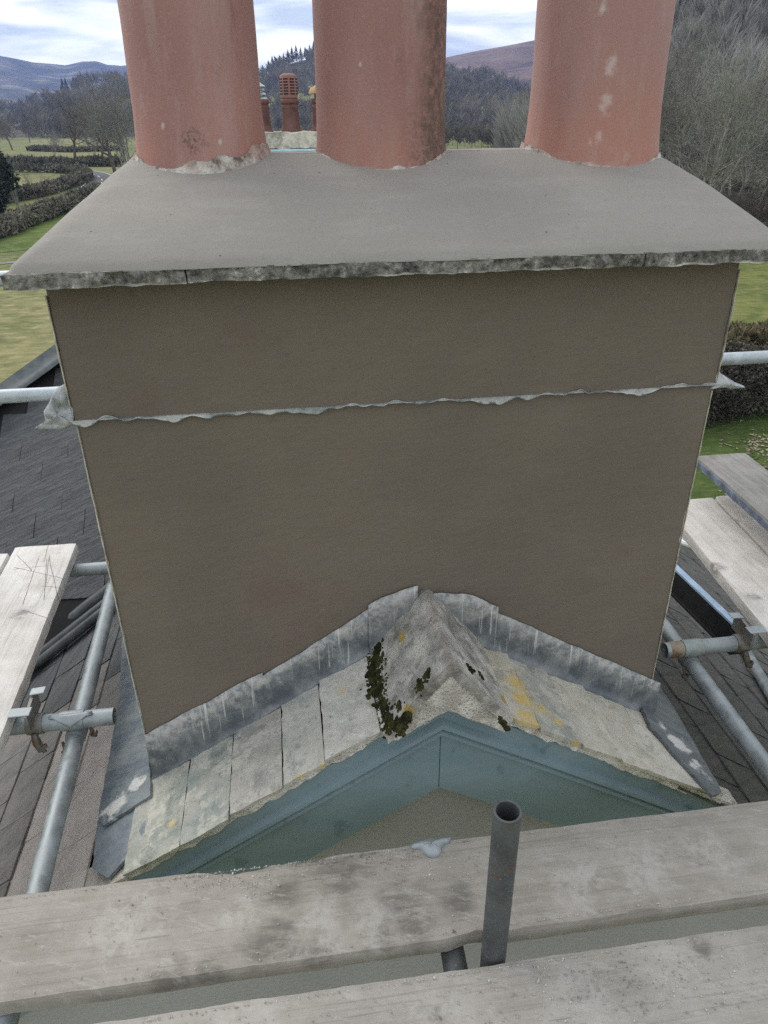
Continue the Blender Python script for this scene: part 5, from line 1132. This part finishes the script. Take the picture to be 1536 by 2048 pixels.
# left side
q0 = onZ(76, 1783, ZL); q1 = onZ(224, 1165, ZL); xl = (q0[0]+q1[0])/2
tube((q0[0]+(q0[0]-q1[0])*0.5, -1.1, ZL), (q1[0], 1.10, ZL), 'long pale ledger tube running beside the stack on the left', M_GALV, 24, sides=28)
e1 = onZ(230, 1428, ZT); yt = onZ(150, 1440, ZT)[1]
tube((-1.72, yt, ZT), (e1[0], yt, ZT), 'short open-ended cross tube at left under the pale board', M_GALV)
yb = onZ(185, 1138, ZT)[1]
tube((-1.72, yb, ZT), (-0.78, yb, ZT), 'cross tube at left half hidden behind the stack corner', M_GALV)
# right side
r0 = onZ(1430, 1385, ZL); r1 = onZ(1530, 1500, ZL)
tube((r0[0]-0.04, -1.1, ZL), (r0[0]+0.02, 1.10, ZL), 'long ledger tube running beside the stack on the right', M_GALV, 24, sides=28)
er = onZ(1330, 1302, ZT); yr = onZ(1420, 1292, ZT)[1]
tube((er[0], yr, ZT), (1.95, yr, ZT), 'short open-ended cross tube at right with rusty tip', M_GALV)
tube((0.82, 1.02, ZT), (1.95, 1.02, ZT), 'cross tube at right under the far ends of the pale boards', M_GALV)
tube((xr+0.22, 0.16, ZT+0.16), (2.2, 0.16, ZT+0.16), 'cross tube carrying the raised grey plank at right', M_GALV)
# black steel edge channel beneath the right boards
def at_line(px, py, z): return onZ(px, py, z)
k0 = onZ(1352, 1122, BZ-0.05); k1 = onZ(1498, 1258, BZ-0.05); kd = (k1-k0)/abs(k1[1]-k0[1])
ka = k0+kd*(k0[1]-1.0); kb = k0+kd*(k0[1]-0.25)
cb = thing('edge_beam', ka, 'black steel edge beam with pale blue top flange beneath the right boards', 'beam')
def bar(a, b, x0, x1, z0, z1, name, mat):
    mb = MB(); mb.add([(a[0]+x0, a[1], z0), (a[0]+x1, a[1], z0), (b[0]+x1, b[1], z0), (b[0]+x0, b[1], z0), (a[0]+x0, a[1], z1), (a[0]+x1, a[1], z1), (b[0]+x1, b[1], z1), (b[0]+x0, b[1], z1)], [(0, 1, 2, 3), (7, 6, 5, 4), (0, 4, 5, 1), (1, 5, 6, 2), (2, 6, 7, 3), (3, 7, 4, 0)]); return mb.build(name, mat, cb)
bar(ka, kb, -0.030, -0.006, BZ-0.062, BZ-0.054, 'top_flange', M_PALEBLUE); bar(ka, kb, -0.030, -0.022, BZ-0.15, BZ-0.0625, 'web', M_BLACK); bar(ka, kb, -0.036, 0.02, BZ-0.16, BZ-0.1505, 'bottom_flange', M_BLACK)

# couplers
def ring_pts(c, axis, r, n=20):
    a = Vector(axis).normalized(); u = a.orthogonal().normalized(); v = a.cross(u); return [Vector(c)+(u*cos(2*pi*j/n)+v*sin(2*pi*j/n))*r for j in range(n)]
def sleeve(mb, c, axis, r, half, n=22):
    a = Vector(axis).normalized(); c = Vector(c)
    mb.loft([ring_pts(c+a*(half*t), axis, rr, n) for t, rr in ((-1, r*0.82), (-1, r), (-0.7, r*1.05), (0.7, r*1.05), (1, r), (1, r*0.82))]); return mb
def bolt(c, d, L, parent, r=0.008):
    d = Vector(d).normalized(); c = Vector(c); mb = MB(); mb.tube([c, c+d*L], r*0.6, 8); mb.tube([c+d*L*0.55, c+d*L*0.55+d*0.010], r*1.35, 6); mb.build('bolt', M_BOLT, parent)
def coupler(c_top, c_low, ax_top, ax_low, label, mat, flap=True):
    """putlog coupler gripping an upper tube and a lower tube that cross"""
    e_ = thing('coupler', tuple(c_low), label, 'coupler', 'scaffold couplers')
    mb = MB(); sleeve(mb, c_top, ax_top, TR+0.0025, 0.032); mb.build('upper_jaw', mat, e_, smooth=40)
    mb = MB(); sleeve(mb, c_low, ax_low, TR+0.0025, 0.022); mb.build('lower_jaw', mat, e_, smooth=40)
    if flap:
        c = Vector(c_top); a = Vector(ax_top).normalized(); mb = MB(); rings = []
        for i in range(9):
            t = -1+2*i/8; w = 0.30+0.9*max(0, 1-abs(t)*1.25)   # angle span: tongue in the middle
            rings.append([c+a*(0.058*t)+Vector((0, -1, 0))*((TR+0.005)*sin(0.1+w*k/5*1.3))+Vector((0, 0, 1))*((TR+0.005)*cos(0.1+w*k/5*1.3)) for k in range(6)])
        mb.loft(rings, False, False, closed=False); o = mb.build('flap', mat, e_, smooth=50); s = o.modifiers.new('thick', 'SOLIDIFY'); s.thickness = 0.004
    cl = Vector(c_low); bolt(cl+Vector((-0.032, -0.028, 0.0)), (0.2, -0.4, -1), 0.045, e_); bolt(cl+Vector((0.034, 0.012, 0.01)), (0.3, 0, -1), 0.04, e_)
    return e_
xl_t = q0[0]+(q1[0]-q0[0])*(yt+0.37)/1.47
coupler((xl_t-0.0, yt, ZT), (xl_t, yt, ZL), (1, 0, 0), (0, 1, 0), 'grey coupler with tongue joining the short left cross tube to the ledger', M_GALV)
xl_b = q0[0]+(q1[0]-q0[0])*(yb+0.37)/1.47
coupler((xl_b+0.02, yb, ZT), (xl_b+0.02, yb, ZL), (1, 0, 0), (0, 1, 0), 'coupler at the stack corner on the far left cross tube', M_COUP, False)
xr_t = r0[0]-0.02+0.04*(yr+0.37)/1.47
ec = coupler((xr_t, yr, ZT), (xr_t, yr, ZL), (1, 0, 0), (0, 1, 0), 'green-tinged plated coupler on the short right cross tube', M_COUPG, False)
# rusty wrap on the right tube tip
mb = MB(); sleeve(mb, (er[0]+0.035, yr, ZT), (1, 0, 0), TR+0.0008, 0.022); mb.build('rust_band', m_galv('rusted_tube_end', (0.20, 0.17, 0.13), rust=0.25), ec, smooth=40)
# board retaining couplers clipping the boards to the cross tubes
def board_clip(x, y, side, label):
    e_ = thing('board_clip', (x, y, ZT), label, 'board clip', 'board retaining clips')
    mb = MB(); sleeve(mb, (x, y, ZT), (1, 0, 0), TR+0.004, 0.022); mb.build('jaw', M_COUP, e_, smooth=40)
    zt_ = BZ+0.011
    def plate(xa_, xb_, ya, yb2, z, th, slope, nm):
        mb = MB(); P = []
        for k in range(2):
            for (xx, yy) in ((xa_, ya), (xb_, ya), (xb_, yb2), (xa_, yb2)): P.append((xx, yy, z+(xx-xa_)*slope-(th if k else 0)))
        mb.add(P, [(0, 1, 2, 3), (7, 6, 5, 4), (0, 4, 5, 1), (1, 5, 6, 2), (2, 6, 7, 3), (3, 7, 4, 0)]); o = mb.build(nm, M_GALV, e_); b = o.modifiers.new('soft', 'BEVEL'); b.width = 0.004; b.segments = 2
    s = side
    plate(x-0.010-(0.036 if s < 0 else 0), x+0.010+(0.036 if s > 0 else 0), y-0.046, y-0.012, zt_, 0.004, 0.0, 'clamp_plate')
    plate(x-0.006 if s < 0 else x-0.034, x+0.034 if s < 0 else x+0.006, y+0.022, y+0.05, zt_+0.012, 0.004, 0.1*(-s), 'tab')
    mb = MB(); mb.add([(x-0.004, y-0.05, ZT+0.02), (x+0.004, y-0.05, ZT+0.02), (x+0.004, y+0.055, ZT+0.02), (x-0.004, y+0.055, ZT+0.02), (x-0.004, y-0.05, zt_-.004), (x+0.004, y-0.05, zt_-.004), (x+0.004, y+0.055, zt_+.008), (x-0.004, y+0.055, zt_+.008)], [(0, 3, 2, 1), (4, 5, 6, 7), (0, 1, 5, 4), (1, 2, 6, 5), (2, 3, 7, 6), (3, 0, 4, 7)]); mb.build('upright_plate', M_COUP, e_)
    mb = MB(); mb.tube([(x, y-0.028, ZT-0.01), (x+0.005, y-0.04, ZT-0.035), (x+0.012, y-0.045, ZT-0.06)], [0.009, 0.011, 0.007], 10); mb.build('bolt', M_BOLT, e_, smooth=40); bolt((x+0.006, y-0.03, ZT-0.025), (0.4, -0.4, -1), 0.045, e_, 0.010)
cxp = onZ(48, 1425, BZ); board_clip(cxp[0]+0.012, yt, -1, 'rusty clip holding the left pale board to its cross tube')
cxr = onZ(1512, 1270, BZ); board_clip(cxr[0]-0.01, yr, 1, 'rusty clip holding the right pale board to its cross tube')

# galvanised strap lying over the far edge of the front board
def strap():
    c = onZ(862, 1690, BZ+0.004); mb = MB(); prof = []
    outline = [(-0.044, 0.006), (-0.042, -0.002), (-0.030, -0.005), (-0.021, -0.010), (-0.018, -0.020), (-0.011, -0.028), (0.0, -0.031), (0.011, -0.028), (0.018, -0.020), (0.021, -0.009), (0.032, -0.002), (0.045, 0.004), (0.046, 0.011), (0.030, 0.014), (0.0, 0.015), (-0.030, 0.013)]
    n = len(outline); rings = []
    for k in range(5):
        t = k/4; rings.append([(c[0]+x*(1-t*0.98), c[1]+y*(1-t*0.9)-t*0.004, BZ+0.006+0.012*(1-(1-t)**2)+0.005*nz((x*60, y*60, 0), 1)) for x, y in outline])
    mb.loft([[(p[0], p[1], BZ-0.0005) for p in rings[0]]]+rings, True, True); return tag(mb.build('metal_bracket', M_GALV, None, smooth=60), 'small galvanised bracket lying on the front board edge under the gable', 'bracket')
strap()

# grit and mortar crumbs on the front boards
def grit(n, fn, smin, smax):
    T = []
    tet = np.array([(1, 1, 1), (1, -1, -1), (-1, 1, -1), (-1, -1, 1)])*0.55
    for _ in range(n):
        p = np.array(fn()); s = smin+(smax-smin)*RNG.random()**3; q, _r2 = np.linalg.qr(RNG.normal(0, 1, (3, 3))); v = (tet*(0.6+0.7*RNG.random((4, 1))))@q.T*s; v[:, 2] -= v[:, 2].min()+s*0.15; v += p
        for f in ((0, 1, 2), (0, 3, 1), (0, 2, 3), (1, 3, 2)): T.append(v[list(f)])
    return np.array(T)
def g1():
    if RNG.random() < 0.45: x, y = RNG.normal(760, 150), RNG.normal(1712, 25)
    else: x, y = RNG.uniform(0, 1536), RNG.uniform(1600, 2010)
    p = onZ(x, y, BZ)
    if RNG.random() < 0.2: p = onZ(RNG.normal(440, 50), RNG.normal(1760, 14), BZ)
    return (p[0], min(Y1F-0.012, max(Y1N+0.012, p[1])), BZ+0.0005)
def g2():
    x, y = (RNG.normal(1250, 180), RNG.normal(1960, 50)) if RNG.random() < 0.7 else (RNG.uniform(300, 1536), RNG.uniform(1850, 2048)); p = onZ(x, y, BZ); return (p[0], min(Y2F-0.012, p[1]), BZ-0.0035)
tag(tri_mesh('grit', np.concatenate([grit(1900, g1, 0.0005, 0.0034), grit(1700, g2, 0.0005, 0.0034)]), simple('mortar_grit', (0.27, 0.25, 0.225), 0.95, 0.4, 40, 0.0, c2=(0.40, 0.38, 0.35))), 'sandy grit and mortar crumbs on the front boards', 'grit', kind='stuff')

# ================================================================== AIR
hz = MB(); hz.box(-4600, 4600, -400, 4700, GZ-6, 300)
hm = bpy.data.materials.new('thin_blue_haze'); hm.use_nodes = True; hn = hm.node_tree.nodes; hn.remove(hn['Principled BSDF'])
pv = hn.new('ShaderNodeVolumePrincipled'); pv.inputs['Color'].default_value = (0.40, 0.54, 1.0, 1); pv.inputs['Density'].default_value = 0.00017; pv.inputs['Anisotropy'].default_value = 0.2
hm.node_tree.links.new(pv.outputs['Volume'], hn['Material Output'].inputs['Volume'])
HAZE = True
if HAZE: tag(hz.build('haze', hm), kind='stuff')
